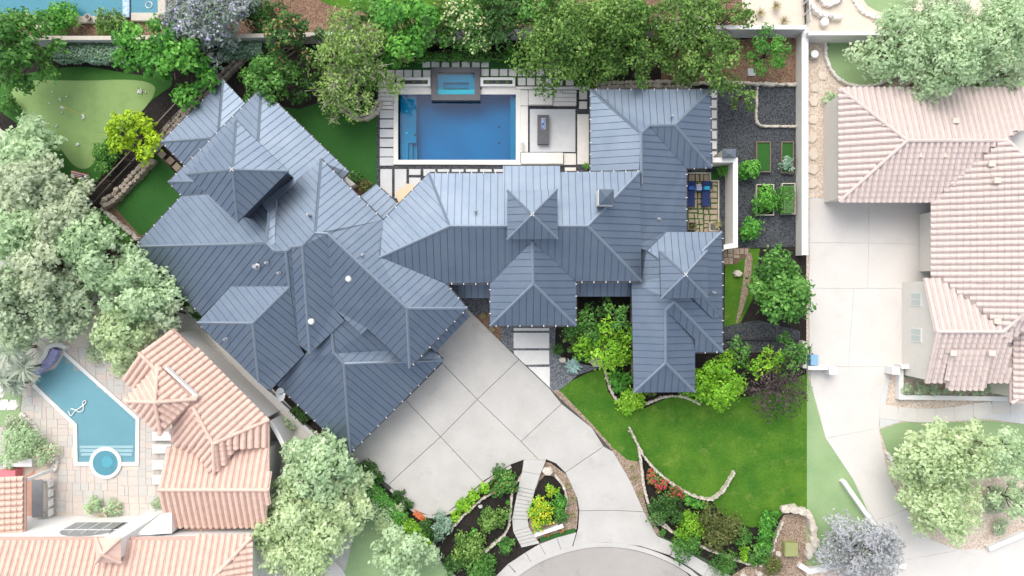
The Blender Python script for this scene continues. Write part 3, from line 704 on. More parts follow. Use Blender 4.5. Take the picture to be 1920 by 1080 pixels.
# cream awning near the terrace door
t = thing('door_canopy', 'cream box shaped awning tucked between the two roof corners', 'awning', P(765, 370))
g = G(); q = [P(740, 362, 1.9), P(764, 344, 1.9), P(790, 352, 1.9), P(752, 392, 1.9)]; g.prism([p for p in reversed(q)], [Vector((p.x, p.y, .1)) for p in reversed(q)]); g.make('cover', M['cream'], t)
t = thing('window_seat', 'cream stone sill box at the corner under the low metal roof', 'ledge', P(650, 338))
g = G(); q = [P(641, 334, 1.2), P(648, 331, 1.2), P(666, 345, 1.2), P(657, 350, 1.2)]; g.prism([p for p in reversed(q)], [Vector((p.x, p.y, 0)) for p in reversed(q)]); g.make('sill', M['slab'], t)

# ------------------------------------------------------------------ roofs
def clip(poly, nx, ny, d):
    "keep the part of a 3-D polygon with nx*x+ny*y >= d"
    out = []
    for i in range(len(poly)):
        a, b = poly[i - 1], poly[i]; da = nx * a.x + ny * a.y - d; db = nx * b.x + ny * b.y - d
        if (da >= 0) != (db >= 0): out.append(a.lerp(b, da / (da - db)))
        if db >= 0: out.append(b)
    return out

PANELS = []
def slope(house, pts, run, spacing=.5, th=.16, mat_='steel', under='under', phase=0.0):
    W3 = [P(*p) for p in pts]
    tri = tessellate_polygon([[Vector((p.x, p.y, 0)) for p in W3]])
    T = []
    for t in tri:
        q = [W3[i] for i in t]
        if (q[1] - q[0]).cross(q[2] - q[0]).z < 0: q.reverse()
        T.append(q)
    area = sum((W3[i].x * W3[(i + 1) % len(W3)].y - W3[(i + 1) % len(W3)].x * W3[i].y) for i in range(len(W3)))
    if area < 0: W3.reverse()
    g = G(); n = len(W3)
    for q in T: g.add(q, [(0, 1, 2)])
    low = [p - Vector((0, 0, th)) for p in W3]
    for q in T: g.add([p - Vector((0, 0, th)) for p in q], [(2, 1, 0)])
    g.add(W3 + low, [(i, i + n, (i + 1) % n + n, (i + 1) % n) for i in range(n)])
    base = g.make('roof_slope', M[under], house)
    r = Vector((run[0], -run[1])).normalized(); u = Vector((-r.y, r.x))
    lo = min(u.x * p.x + u.y * p.y for p in W3); hi = max(u.x * p.x + u.y * p.y for p in W3)
    k = math.floor(lo / spacing) + phase
    GAP, RIB = .026, .024
    while k * spacing < hi:
        a0 = k * spacing + GAP; a1 = (k + 1) * spacing
        gg = G(); ar = 0
        for q in T:
            c = clip(clip(q, u.x, u.y, a0), -u.x, -u.y, -a1)
            if len(c) < 3: continue
            m_ = len(c)
            up = [p + Vector((0, 0, .03)) for p in c]
            gg.add(up + [p.copy() for p in c], [tuple(range(m_))] + [(i, i + m_, (i + 1) % m_ + m_, (i + 1) % m_) for i in range(m_)])
            ar += abs(sum(c[i].x * c[(i + 1) % m_].y - c[(i + 1) % m_].x * c[i].y for i in range(m_))) / 2
            c = clip(clip(q, u.x, u.y, a1 - RIB), -u.x, -u.y, -a1)
            if len(c) >= 3:
                m_ = len(c); up = [p + Vector((0, 0, .058)) for p in c]
                gg.add(up + [p + Vector((0, 0, .025)) for p in c], [tuple(range(m_))] + [(i, i + m_, (i + 1) % m_ + m_, (i + 1) % m_) for i in range(m_)])
        if ar > .02: PANELS.append((ar, gg, base, mat_))
        k += 1
    return base

def cap(house, pts, width=.2, m='cap', raise_=.10):
    "folded ridge or hip cap along photo points (x, y, z)"
    g = G()
    for i in range(len(pts) - 1):
        a, b = P(*pts[i]), P(*pts[i + 1]); d = Vector((b.x - a.x, b.y - a.y, 0)).normalized(); nn = Vector((-d.y, d.x, 0)) * width / 2
        zz = Vector((0, 0, raise_)); lo = Vector((0, 0, raise_ - .06)); sk = Vector((0, 0, -.05))
        e = d * .02
        vs = [a - e - nn + lo, b + e - nn + lo, b + e + zz, a - e + zz, b + e + nn + lo, a - e + nn + lo, a - nn + sk, b - nn + sk, b + nn + sk, a + nn + sk]
        g.add(vs, [(0, 1, 2, 3), (3, 2, 4, 5), (6, 7, 1, 0), (5, 4, 8, 9), (6, 0, 3, 5, 9), (7, 8, 4, 2, 1)])
    return g.make('ridge_cap', M[m], house)

def gutter(house, pts, step=.85):
    g = G(); b_ = G()
    for i in range(len(pts) - 1):
        a, b = P(*pts[i]), P(*pts[i + 1]); d = (b - a).normalized(); L = (b - a).length
        nn = Vector((-d.y, d.x, 0)).normalized() * .07; up = Vector((0, 0, .02)); dn = Vector((0, 0, -.14))
        g.prism([a - nn + up, b - nn + up, b + nn + up, a + nn + up], [a - nn + dn, b - nn + dn, b + nn + dn, a + nn + dn])
        k = step * .5
        while k < L:
            c = a + d * k; b_.box(c + Vector((0, 0, .035)), (.045, .14, .025), math.atan2(d.y, d.x)); k += step
    g.make('gutter', M['gutter'], house)
    o = b_.make('bracket', M['white'], house); o['kind'] = 'stuff'

def walls(house, pts, ztop, ins=.5, m='limestone', z0=-.05):
    q = ccw([tuple(P(x, y, ztop)[:2]) for x, y in pts]); q = inset(q, ins)
    G().prism([(x, y, ztop - .18) for x, y in q], [(x, y, z0) for x, y in q]).make('wall', M[m], house)

HS = thing('main_house', 'large rambling house under blue grey standing seam metal roofs with three small lantern towers', 'house', P(760, 450))
NE, SE, SW, NW, N_, S_, E_, W_ = (1, -1), (1, 1), (-1, 1), (-1, -1), (0, -1), (0, 1), (1, 0), (-1, 0)
# low north-west roof
A = (418, 150, 2.35); Bq = (303, 266, 2.35)
slope(HS, [A, Bq, (395, 262, 2.88), (412, 244, 2.88)], NW)
slope(HS, [A, (412, 244, 2.88), (425, 246, 2.85), (466, 200, 2.35)], NE)
slope(HS, [Bq, (352, 316, 2.35), (400, 272, 2.85), (395, 262, 2.88)], SW)
cap(HS, [A, (410, 248, 2.9)]); cap(HS, [Bq, (398, 260, 2.9)])
gutter(HS, [(457, 193, 2.35), A, Bq, (343, 307, 2.35)])
# north-west wing
P1, P2, P3, P4 = (490, 165, 3.0), (316, 341, 3.0), (341, 367, 3.0), (252, 463, 3.0)
R0 = (500, 456, 5.4); W1 = (400, 340, 3.8); V1 = (400, 363, 3.5); Qc = (440, 375, 4.5); Q = (478, 340, 4.6); N1 = (484, 262, 3.88)
slope(HS, [P1, P2, W1, Qc, Q, N1], NW)
slope(HS, [P2, P3, V1, W1], SW)
slope(HS, [P3, P4, R0, (503, 398, 4.84), (480, 370, 4.35), (440, 375, 4.02), V1], NW)
slope(HS, [P1, (655, 323, 3.0), (636, 343, 3.0), (606, 306, 3.25), (519, 377, 4.56), (515, 470, 5.38), R0, (503, 398, 4.86), (480, 370, 4.8), Q, N1], NE)
slope(HS, [P4, R0, (515, 470, 5.4), (536, 472, 5.55), (544, 537, 5.05), (433, 537, 4.0), (379, 592, 3.0)], SW)
cap(HS, [P1, N1, Q]); cap(HS, [P2, W1]); cap(HS, [P4, R0, (515, 471, 5.45), (535, 472, 5.65)]); cap(HS, [R0, (503, 398, 4.9)]); cap(HS, [P3, V1], .12, raise_=.08)
gutter(HS, [(655, 323, 3.0), P1, P2, P3, P4, (379, 592, 3.0)])
# south-west hip
slope(HS, [(370, 605, 4.0), (474, 606, 5.0), (543, 537, 5.06), (433, 537, 4.02)], NW)
slope(HS, [(370, 605, 4.0), (485, 717, 4.0), (474, 606, 5.0)], SW)
slope(HS, [(474, 606, 5.0), (485, 717, 4.0), (506, 733, 3.75), (571, 664, 3.7), (560, 646, 3.95), (547, 464, 5.65), (536, 472, 5.65), (544, 537, 5.08)], SE)
cap(HS, [(370, 605, 4.0), (474, 606, 5.0), (543, 538, 5.08), (536, 472, 5.7), (548, 463, 5.85)]); cap(HS, [(474, 606, 5.0), (485, 717, 4.0)])
gutter(HS, [(370, 605, 4.0), (506, 733, 3.8)])
# middle wing
slope(HS, [(602, 298, 4.75), (591, 437, 6.05), (567, 461, 6.0), (547, 463, 5.84), (536, 471, 5.8), (516, 471, 5.6), (519, 376, 4.75)], NW)
slope(HS, [(602, 298, 4.75), (719, 413, 4.75), (712, 482, 5.42), (836, 532, 4.75), (876, 578, 4.75), (763, 578, 6.0), (614, 438, 6.05), (591, 437, 6.05)], NE)
slope(HS, [(614, 438, 6.05), (763, 578, 6.0), (768, 690, 4.75), (689, 616, 4.75), (678, 627, 4.72), (626, 578, 4.75)], SW)
slope(HS, [(763, 578, 6.0), (876, 578, 4.75), (768, 690, 4.75)], SE)
slope(HS, [(567, 461, 6.0), (591, 437, 6.05), (614, 438, 6.05), (626, 578, 4.74), (646, 601, 4.55), (581, 663, 4.55)], SE)
slope(HS, [(547, 464, 5.84), (567, 461, 6.0), (581, 663, 4.55), (560, 646, 4.45)], SW)
cap(HS, [(602, 298, 4.75), (591, 437, 6.05), (567, 461, 6.02), (547, 463, 5.86)]); cap(HS, [(591, 437, 6.05), (614, 438, 6.07), (763, 578, 6.02), (876, 578, 4.75)])
cap(HS, [(763, 578, 6.0), (768, 690, 4.75)]); cap(HS, [(567, 461, 6.02), (581, 663, 4.55)])
cap(HS, [(516, 471, 5.55), (519, 377, 4.78)], .1, raise_=.08); cap(HS, [(714, 416, 4.76), (712, 482, 5.42)], .1, raise_=.08)
gutter(HS, [(602, 298, 4.75), (719, 413, 4.75), (806, 324, 4.75), (943, 324, 4.75)]); gutter(HS, [(838, 533, 4.75), (876, 578, 4.75), (768, 690, 4.75)])
# garage hip
slope(HS, [(520, 722, 2.6), (656, 851, 2.6), (645, 682, 4.15), (627, 662, 4.28), (624, 612, 4.42), (560, 676, 3.4)], SW)
slope(HS, [(645, 682, 4.15), (656, 851, 2.6), (832, 675, 2.6)], SE)
slope(HS, [(627, 662, 4.2), (740, 657, 3.3), (810, 654, 2.6), (832, 675, 2.6), (645, 682, 4.15)], NE)
slope(HS, [(624, 612, 4.42), (646, 596, 4.4), (700, 612, 4.0), (745, 650, 3.4), (740, 657, 3.32), (627, 662, 4.2)], SE, mat_='steel')
cap(HS, [(656, 851, 2.6), (645, 682, 4.17), (832, 675, 2.6)]); cap(HS, [(645, 682, 4.17), (626, 661, 4.28), (622, 625, 4.45)])
gutter(HS, [(520, 722, 2.6), (656, 851, 2.6), (832, 675, 2.6), (810, 654, 2.6)])
slope(HS, [(862, 580, 3.4), (872, 583, 3.2), (881, 593, 3.0), (817, 660, 3.0), (800, 645, 3.4)], SE)
# middle block
slope(HS, [(719, 413, 4.75), (804, 325, 4.75), (843, 424, 6.1), (712, 483, 5.4)], NW)
slope(HS, [(804, 325, 4.75), (943, 325, 4.75), (943, 424, 6.1), (843, 424, 6.1)], N_)
slope(HS, [(943, 311, 4.85), (1050, 311, 4.85), (1050, 423, 6.16), (943, 423, 6.16)], N_)
slope(HS, [(1050, 323, 4.75), (1200, 321, 4.75), (1102, 424, 6.1), (1050, 424, 6.1)], N_)
slope(HS, [(712, 483, 5.4), (843, 424, 6.1), (1102, 424, 6.1), (1203, 527, 4.75), (1080, 527, 4.75), (998, 453, 5.75), (922, 530, 4.75), (836, 531, 4.75)], S_)
slope(HS, [(1102, 424, 6.1), (1200, 321, 4.75), (1203, 527, 4.75)], E_)
cap(HS, [(804, 325, 4.75), (843, 424, 6.1), (943, 424, 6.12)]); cap(HS, [(712, 483, 5.42), (843, 424, 6.12)]); cap(HS, [(1050, 424, 6.12), (1102, 424, 6.12), (1203, 527, 4.75)]); cap(HS, [(1102, 424, 6.12), (1200, 321, 4.75)])
cap(HS, [(943, 424, 6.2), (1050, 424, 6.2)])
gutter(HS, [(1050, 323, 4.75), (1200, 321, 4.75)]); gutter(HS, [(836, 532, 4.75), (919, 532, 4.7), (919, 611, 4.65), (1080, 611, 4.65), (1080, 529, 4.7), (1203, 528, 4.75)])
# entry gable
slope(HS, [(998, 453, 5.8), (1000, 532, 5.8), (919, 611, 4.65), (919, 531, 4.7)], W_)
slope(HS, [(998, 453, 5.8), (1080, 527, 4.7), (1080, 610, 4.65), (1000, 532, 5.8)], E_)
slope(HS, [(1000, 532, 5.8), (919, 611, 4.65), (1080, 610, 4.65)], S_)
cap(HS, [(998, 453, 5.82), (1000, 532, 5.82), (919, 611, 4.65)]); cap(HS, [(1000, 532, 5.82), (1080, 610, 4.65)])
# porches
slope(HS, [(826, 520, 3.4), (925, 520, 3.4), (925, 559, 3.0), (862, 559, 3.0)], S_)
slope(HS, [(1075, 518, 3.4), (1190, 518, 3.4), (1190, 556, 3.0), (1075, 556, 3.0)], S_)
slope(HS, [(705, 345, 3.0), (747, 383, 3.0), (722, 416, 3.3), (672, 372, 3.3)], NE)
gutter(HS, [(705, 345, 3.0), (747, 383, 3.0)])
# north-east wing
slope(HS, [(1107, 168, 3.3), (1332, 168, 3.3), (1265, 235, 4.2), (1217, 236, 4.2), (1202, 250, 4.42)], N_)
slope(HS, [(1107, 168, 3.3), (1202, 250, 4.42), (1203, 350, 4.42), (1107, 350, 3.3)], W_)
slope(HS, [(1202, 250, 4.42), (1217, 236, 4.2), (1287, 316, 3.3), (1287, 437, 3.3), (1248, 436, 3.83), (1212, 470, 4.3), (1190, 462, 4.42)], E_)
slope(HS, [(1217, 236, 4.22), (1265, 236, 4.22), (1334, 314, 3.32), (1287, 316, 3.32)], S_)
slope(HS, [(1265, 235, 4.22), (1332, 168, 3.3), (1334, 314, 3.3)], E_)
cap(HS, [(1107, 168, 3.3), (1202, 250, 4.44), (1217, 236, 4.24), (1265, 235, 4.24), (1332, 168, 3.3)]); cap(HS, [(1202, 250, 4.44), (1203, 345, 4.44)]); cap(HS, [(1265, 235, 4.24), (1334, 314, 3.3)])
gutter(HS, [(1107, 322, 3.3), (1107, 168, 3.3), (1332, 168, 3.3), (1334, 314, 3.3), (1287, 316, 3.3), (1287, 435, 3.3)])
# south-east wing
slope(HS, [(1212, 470, 4.3), (1248, 435, 3.85), (1353, 435, 3.85), (1270, 518, 4.96), (1240, 492, 4.6)], N_)
slope(HS, [(1353, 435, 3.85), (1355, 660, 3.85), (1264, 566, 5.0), (1270, 518, 4.96)], E_)
slope(HS, [(1184, 528, 3.85), (1203, 526, 4.1), (1203, 466, 4.1), (1212, 470, 4.3), (1240, 492, 4.6), (1270, 518, 4.96), (1264, 566, 5.0), (1248, 581, 4.75), (1248, 680, 4.7), (1188, 736, 3.85)], W_)
slope(HS, [(1264, 566, 5.0), (1355, 660, 3.85), (1303, 660, 3.85), (1303, 637, 4.1), (1250, 583, 4.75)], S_)
slope(HS, [(1248, 581, 4.75), (1303, 637, 3.9), (1303, 735, 3.85), (1248, 680, 4.7)], E_)
slope(HS, [(1248, 680, 4.7), (1303, 735, 3.85), (1188, 736, 3.85)], S_)
slope(HS, [(1297, 558, 4.78), (1320, 558, 4.5), (1354, 594, 4.05), (1336, 597, 4.2)], S_, th=.12)
cap(HS, [(1212, 470, 4.3), (1240, 490, 4.62)], .12); cap(HS, [(1353, 435, 3.85), (1270, 518, 4.98)]); cap(HS, [(1264, 566, 5.02), (1248, 581, 4.77), (1248, 680, 4.74), (1188, 736, 3.85)])
cap(HS, [(1264, 566, 5.02), (1355, 660, 3.85)]); cap(HS, [(1248, 680, 4.74), (1303, 735, 3.85)]); cap(HS, [(1320, 558, 4.52), (1354, 594, 4.07)], .12)
cap(HS, [(1248, 435, 3.87), (1212, 470, 4.32)], .1, raise_=.07)
gutter(HS, [(1355, 436, 3.85), (1355, 660, 3.85), (1303, 661, 3.85)])
# lantern towers
def lantern(cs, apex, zb, za, dirs, ap_in=.35):
    b = [(x, y, zb) for x, y in cs]; t = (*apex, za)
    for i in range(4): slope(HS, [b[i], b[(i + 1) % 4], t], dirs[i])
    for i in range(4): cap(HS, [b[i], t], .16)
    walls(HS, cs, zb, ap_in, 'under', 3.0)
    g = G(); a = P(*t)
    for ang in (.785, 2.356): g.box(a + Vector((0, 0, .14)), (.36, .035, .03), ang)
    g.make('finial', M['white'], HS)
lantern([(443, 226), (541, 321), (445, 417), (350, 327)], (436, 318), 6.6, 7.6, [NE, SE, SW, NW])
lantern([(951, 357), (1045, 355), (1046, 448), (951, 449)], (998, 402), 6.7, 7.4, [N_, E_, S_, W_], .5)
lantern([(1237, 471), (1326, 470), (1327, 558), (1239, 560)], (1285, 515), 6.4, 7.1, [N_, E_, S_, W_], .5)
# chimney
ch = G(); c = P(1137, 369, 6.0); ch.box((c.x - .12, c.y - .12, 5.6), (1.05, 1.05, 2.2)); ch = ch.make('chimney', M['white'], HS)
g = G(); b = [P(1123, 355, 6.8), P(1151, 355, 6.8), P(1151, 384, 6.8), P(1123, 384, 6.8)]; a = P(1138, 369, 7.3)
g.add([*b, a], [(1, 0, 4), (2, 1, 4), (3, 2, 4), (0, 3, 4), (0, 1, 2, 3)]); g.make('chimney_cap', M['steel'], ch)
# walls below the eaves
walls(HS, [(418, 150), (303, 266), (352, 316), (466, 200)], 2.35, .45)
walls(HS, [(490, 165), (316, 341), (341, 367), (252, 463), (379, 592), (655, 323)], 3.0)
walls(HS, [(370, 605), (506, 733), (571, 664), (433, 537)], 3.7)
walls(HS, [(602, 298), (500, 400), (626, 578), (768, 690), (876, 578)], 4.7)
walls(HS, [(520, 722), (656, 851), (832, 675), (700, 560)], 2.6)
walls(HS, [(760, 380), (806, 325), (1200, 322), (1202, 527), (836, 531), (740, 480)], 4.7)
walls(HS, [(919, 500), (919, 611), (1080, 610), (1080, 500)], 4.6, .6)
walls(HS, [(943, 311), (1050, 311), (1050, 350), (943, 350)], 4.8, .3)
walls(HS, [(1107, 168), (1332, 168), (1334, 314), (1287, 316), (1287, 445), (1107, 445)], 3.3)
walls(HS, [(1186, 436), (1353, 435), (1355, 660), (1303, 660), (1303, 735), (1188, 736)], 3.85)
# roof penetrations
def vent(x, y, z, h=.35, r=.05):
    p = P(x, y, z); g = G(); g.tube(p - Vector((0, 0, .1)), p + Vector((0, 0, h)), r, r, 8); g.disc(p + Vector((0, 0, .03)), r * 2.6, .05, 10, r * 1.3)
    g.tube(p + Vector((0, 0, h)), p + Vector((0, 0, h + .06)), r * 1.7, r * 1.7, 8); g.make('vent_pipe', M['pvc'], HS)
for v in ((482, 500, 4.95, .5, .09), (501, 493, 5.2), (524, 512, 5.2), (424, 636, 4.5), (579, 403, 5.8), (681, 478, 5.75), (892, 396, 5.75), (1259, 219, 4.0), (1235, 411, 3.95), (1338, 549, 4.1)): vent(*v)
for x, y, z in ((654, 523, 5.55), (584, 603, 5.0)):
    p = P(x, y, z); g = G(); g.disc(p, .24, .14, 20, .22); g.disc(p + Vector((0, 0, .14)), .22, .08, 20, .12); g.make('skylight', M['skylite'], HS, True)
# panels: the 300 largest each their own part, the rest one part
PANELS.sort(key=lambda q: -q[0])
for ar, g, base, mm in PANELS[:300]: g.make('panel', M[mm], base)
rest = G()
for ar, g, base, mm in PANELS[300:]: rest.add(g.v, g.f)
rest.make('panel', M['steel'], HS)['kind'] = 'stuff'

# ------------------------------------------------------------------ satellite dish
t = thing('satellite_dish', 'grey satellite dish on a bracket at the corner between the two south west roofs', 'satellite dish', P(523, 740))
c = P(523, 740, 3.0); g = G()
vs = [tuple(c)]; n = 18; ax = Vector((.92, .15, .36)).normalized(); u = ax.orthogonal().normalized(); v = ax.cross(u)
for rr, dz in ((.2, .02), (.38, .07), (.5, .14)):
    for i in range(n): a = 2 * math.pi * i / n; vs.append(tuple(c + (u * math.cos(a) + v * math.sin(a)) * rr + ax * dz))
fs = [(0, 1 + i, 1 + (i + 1) % n) for i in range(n)]
for r_ in range(2): fs += [(1 + r_ * n + i, 1 + (r_ + 1) * n + i, 1 + (r_ + 1) * n + (i + 1) % n, 1 + r_ * n + (i + 1) % n) for i in range(n)]
g.add(vs, fs); g.make('dish', M['white'], t)
G().tube(c, c + ax * .5, .015).tube(c - ax * .02, c + Vector((.6, .25, -.5)), .03).make('arm', M['pvc'], t)
G().box(c + ax * .52, (.1, .1, .12)).make('receiver', M['white'], t)

# ------------------------------------------------------------------ boundary walls
def wall(label, px, wd, h, m, name='garden_wall', cap_=None):
    t = thing(name, label, 'wall', P(*px[len(px) // 2], 0))
    band(px, wd, -.05, h).make('wall_body', M[m], t)
    if cap_: band(px, wd + .06, h, h + .06).make('coping', M[cap_], t)
    return t
wall('long cream boundary wall with a white coping between gravel yard and right neighbour', [(1509.5, 52), (1509.5, 478)], .44, 1.15, 'stucco', cap_='pwhite')
wall('low stub of cream wall behind the trash bin at the right boundary', [(1509, 640), (1509, 690)], .3, .8, 'stucco')
wall('grey rear wall with pale coping running behind the trees and above the bark bed', [(600, 62), (780, 61), (945, 56), (1170, 52), (1340, 51), (1512, 51)], .25, 1.8, 'slabgrey', cap_='white')
wall('dark blue grey rear wall with tan coping above the putting green hedge', [(55, 71), (200, 71), (420, 68), (600, 64)], .25, 1.6, 'slabgrey', cap_='limestone')
wall('tall white stucco courtyard wall bent round the lounger patio', [(1336, 300), (1379, 300), (1379, 460), (1352, 464)], .3, 2.0, 'stucco', cap_='white')
wall('white wall enclosing the right neighbour back garden with one end under the big oak', [(1516, 62), (1640, 62), (1960, 62)], .25, 1.7, 'pwhite', cap_='pwhite')
t = wall('grey retaining band between left neighbour house and hedge', [(0, 250), (160, 400), (385, 616), (470, 705), (560, 790), (600, 830)], .28, .5, 'pgrey')
wall('dark metal edging across the side yard by the purple bush', [(1358, 636), (1500, 637)], .1, .25, 'black', 'edging')

# fences of iron rails
def fence(label, a, b, n, name='iron_fence', h=1.35, rails=(.2, 1.3), mat_='iron', pick=.14):
    A = P(*a, 0); B = P(*b, 0); t = thing(name, label, 'fence', A); d = (B - A).normalized(); L = (B - A).length; ang = math.atan2(d.y, d.x)
    for k in range(n + 1):
        q = A + d * L * k / n; G().box((q.x, q.y, h / 2), (.09, .09, h), ang).make('post', M[mat_], t)
    for z in rails:
        c = (A + B) / 2; G().box((c.x, c.y, z), (L, .07, .06), ang).make('rail', M[mat_], t)
    g = G(); k = pick
    while k < L: q = A + d * k; g.box((q.x, q.y, (rails[0] + rails[1]) / 2), (.022, .022, rails[1] - rails[0] - .06), ang); k += pick
    g.make('picket', M['black'], t)['kind'] = 'stuff'
fence('bronze iron rail fence slanting between the putting green and the north west roof', (397, 146), (176, 382), 6)
fence('short bronze iron rail fence below the side lawn along the house corner', (176, 384), (262, 466), 3)
fence('grey slatted fence slanting beside the rock garden at the top', (1502, -30), (1507, 50), 4, 'slatted_fence', 1.3, (.1, 1.2), 'pgrey', .12)
# steps at the gate
t = thing('stone_steps', 'short flight of grey stone steps beside the yellow green bush', 'stairs', P(295, 278))
for k in range(3): paver(t, [(283 + k * 5, 292 - k * 4 + 3), (300 + k * 4 - 20, 270 - k), (308, 268 - k * 2), (302 + k, 288 - k * 4)][:0] or [(270 + k * 8, 289 - k * 6), (277 + k * 8, 297 - k * 6), (306 - 8 + k * 5, 275 - k * 4), (292 + k * 4, 266 - k * 4)], .3 - k * .08, M['slabgrey'], .25, 0, 'step')

# ------------------------------------------------------------------ rock edging
stones('rubble_wall', 'rubble stone edging between iron fence and north west roof', 'stone wall', [(452, 108), (415, 140), (360, 192), (300, 258)], .42, .5, M['rock'], 'rock', 2)
stones('rubble_wall', 'broad rubble stone wall along the upper edge of the side lawn', 'stone wall', [(278, 300), (252, 328), (220, 362), (190, 384)], .5, .6, M['rock'], 'rock', 2)
stones('rubble_wall', 'thin rubble stone wall at the lower edge of the side lawn toward the house corner', 'stone wall', [(190, 392), (215, 415), (236, 432), (258, 452)], .45, .5, M['palerock'], 'pale', 1)
stones('stone_ring', 'curved stone ring round the foot of the oak by the pool', 'stone wall', [(630, 190), (645, 207), (672, 221), (692, 216), (708, 203), (711, 185)], .34, .5, M['palerock'], 'pale', 2)
stones('rock_edge', 'rough ledge of pale rocks along the north eave of the east wing', 'stone wall', [(1122, 160), (1180, 157), (1240, 156), (1300, 158)], .42, .55, M['palerock'], 'pale', 2)
stones('rock_edge', 'white rock edging between bark bed and dark gravel yard', 'stone wall', [(1300, 155), (1380, 153), (1430, 157), (1495, 157)], .32, .35, M['palerock'], 'pale', 1)
stones('rock_edge', 'white rock corner edging inside the dark gravel yard', 'stone wall', [(1421, 165), (1419, 200), (1419, 236), (1450, 236), (1494, 236)], .26, .3, M['palerock'], 'pale', 1, jitter=.1)
stones('lawn_wall', 'curling limestone wall sweeping through the front lawn above the red roses', 'stone wall', [(1182, 804), (1196, 835), (1214, 866), (1240, 893), (1280, 922), (1318, 938), (1342, 938), (1362, 916), (1377, 888)], .25, .5, M['palerock'], 'pale', 1)
stones('bed_wall', 'limestone wall between tan gravel and the rose bed', 'stone wall', [(1199, 845), (1204, 880), (1210, 930), (1225, 965), (1252, 988), (1262, 1000)], .26, .45, M['palerock'], 'pale', 1)
stones('bed_wall', 'limestone edging along the right pavement in front of the shrub bed', 'stone wall', [(1232, 978), (1262, 1000), (1300, 1020), (1350, 1040), (1400, 1058), (1432, 1064), (1448, 1045), (1455, 1010), (1470, 978)], .24, .4, M['palerock'], 'pale', 1)
stones('bed_wall', 'diagonal limestone edging through the left planting bed', 'stone wall', [(848, 990), (875, 962), (905, 935), (940, 917), (968, 908), (980, 890)], .24, .35, M['palerock'], 'pale', 1)
stones('bed_wall', 'limestone edging on the left side of the garden steps', 'stone wall', [(960, 925), (957, 965), (952, 1000), (925, 1022), (900, 1045), (890, 1070)], .24, .35, M['palerock'], 'pale', 1)
stones('bed_wall', 'small limestone arc in the planting island', 'stone wall', [(1042, 893), (1055, 908), (1063, 930), (1062, 955)], .24, .35, M['palerock'], 'pale', 1)
stones('bed_wall', 'short limestone edging at the left end of the front lawn', 'stone wall', [(1134, 690), (1138, 708), (1146, 735), (1160, 755)], .26, .35, M['palerock'], 'pale', 1)
stones('bed_wall', 'limestone edging below the south east gable', 'stone wall', [(1215, 757), (1240, 745), (1275, 742), (1300, 750), (1312, 758)], .26, .3, M['palerock'], 'pale', 1)
stones('boulder_row', 'row of big white limestone blocks round the utility box bed', 'stone wall', [(1476, 958), (1500, 958), (1518, 965), (1530, 990), (1528, 1020), (1515, 1055)], .75, .6, M['palerock'], 'pale', 1)
stones('hedge_edge', 'rough stone edging beside the driveway planting strip', 'stone wall', [(590, 812), (640, 858), (700, 915), (760, 975), (800, 1005)], .3, .25, M['palerock'], 'pale', 1)
stones('rock_edge', 'veil-whitened stone border round the right neighbour back lawn', 'stone wall', [(1549, 78), (1550, 110), (1565, 140), (1595, 160), (1640, 161), (1670, 148), (1700, 130)], .3, .25, M['prock'], 'prock', 1, jitter=.1)
stones('rock_edge', 'curved veil-whitened stone bench wall at the top of the right neighbour garden', 'stone wall', [(1518, -10), (1525, 12), (1545, 28), (1578, 30)], .5, .5, M['prock'], 'prock', 1, jitter=.1)
stones('rock_edge', 'veil-whitened stone path border at the top right garden', 'stone wall', [(1600, -10), (1610, 15), (1635, 30), (1665, 32)], .5, .2, M['prock'], 'prock', 1)
stones('fire_ring', 'round veil-whitened stone fire ring at the top edge', 'fire pit', [(1537, -8), (1548, 6), (1562, 8), (1578, -4)], .45, .4, M['prock'], 'prock', 1)
stones('rockery', 'veil-whitened rockery strip beside the rose bed of the left neighbour', 'stone wall', [(38, 778), (60, 800), (85, 830), (104, 860), (98, 885)], .3, .25, M['prock'], 'prock', 2)
stones('bed_wall', 'veil-whitened stone wall under the tree at the lower right driveway', 'stone wall', [(1668, 852), (1680, 880), (1695, 905)], .3, .4, M['prock'], 'prock', 1)
for a in ((1055, 675, .5, 'pale boulder beside the dark yucca near the entry'), (1118, 678, .95, 'large pale boulder at the edge of the entry gravel'), (1027, 882, .75, 'big pale boulder at the top of the planting island'),
          (1393, 1078, .45, 'pale boulder left of a pair near the street corner bed'), (1422, 1074, .5, 'pale boulder right of a pair near the street corner bed'), (1382, 513, .6, 'pale flat rock lying in the side yard grass'),
          (1458, 1037, .45, 'pale boulder just left of the green utility box'), (1184, 1060, .0, '')):
    if a[2]: boulder(a[3], a[0], a[1], a[2], M['palerock'])

# ------------------------------------------------------------------ lounger courtyard
pt = sheet('lounger_patio', rect(1288, 322, 1348, 445), -.008, M['turf'])
rs = random.Random(3)
def split(x0, y0, x1, y1, d=0):
    if (x1 - x0) * (y1 - y0) < 190 or (max(x1 - x0, y1 - y0) < 17): return [(x0, y0, x1, y1)]
    if (x1 - x0) > (y1 - y0) * rs.uniform(.8, 1.2): c = x0 + (x1 - x0) * rs.uniform(.36, .64); return split(x0, y0, c, y1) + split(c, y0, x1, y1)
    c = y0 + (y1 - y0) * rs.uniform(.36, .64); return split(x0, y0, x1, c) + split(x0, c, x1, y1)
def jit(r_, k=.7): return [(x + rs.uniform(-k, k), y + rs.uniform(-k, k)) for x, y in r_]
for r_ in split(1290, 341, 1346, 440): paver(pt, jit(rect(r_[0] + 1.1, r_[1] + 1.1, r_[2] - 1.1, r_[3] - 1.1)), .03, M['stonepatio'], .05, 0, 'stone')
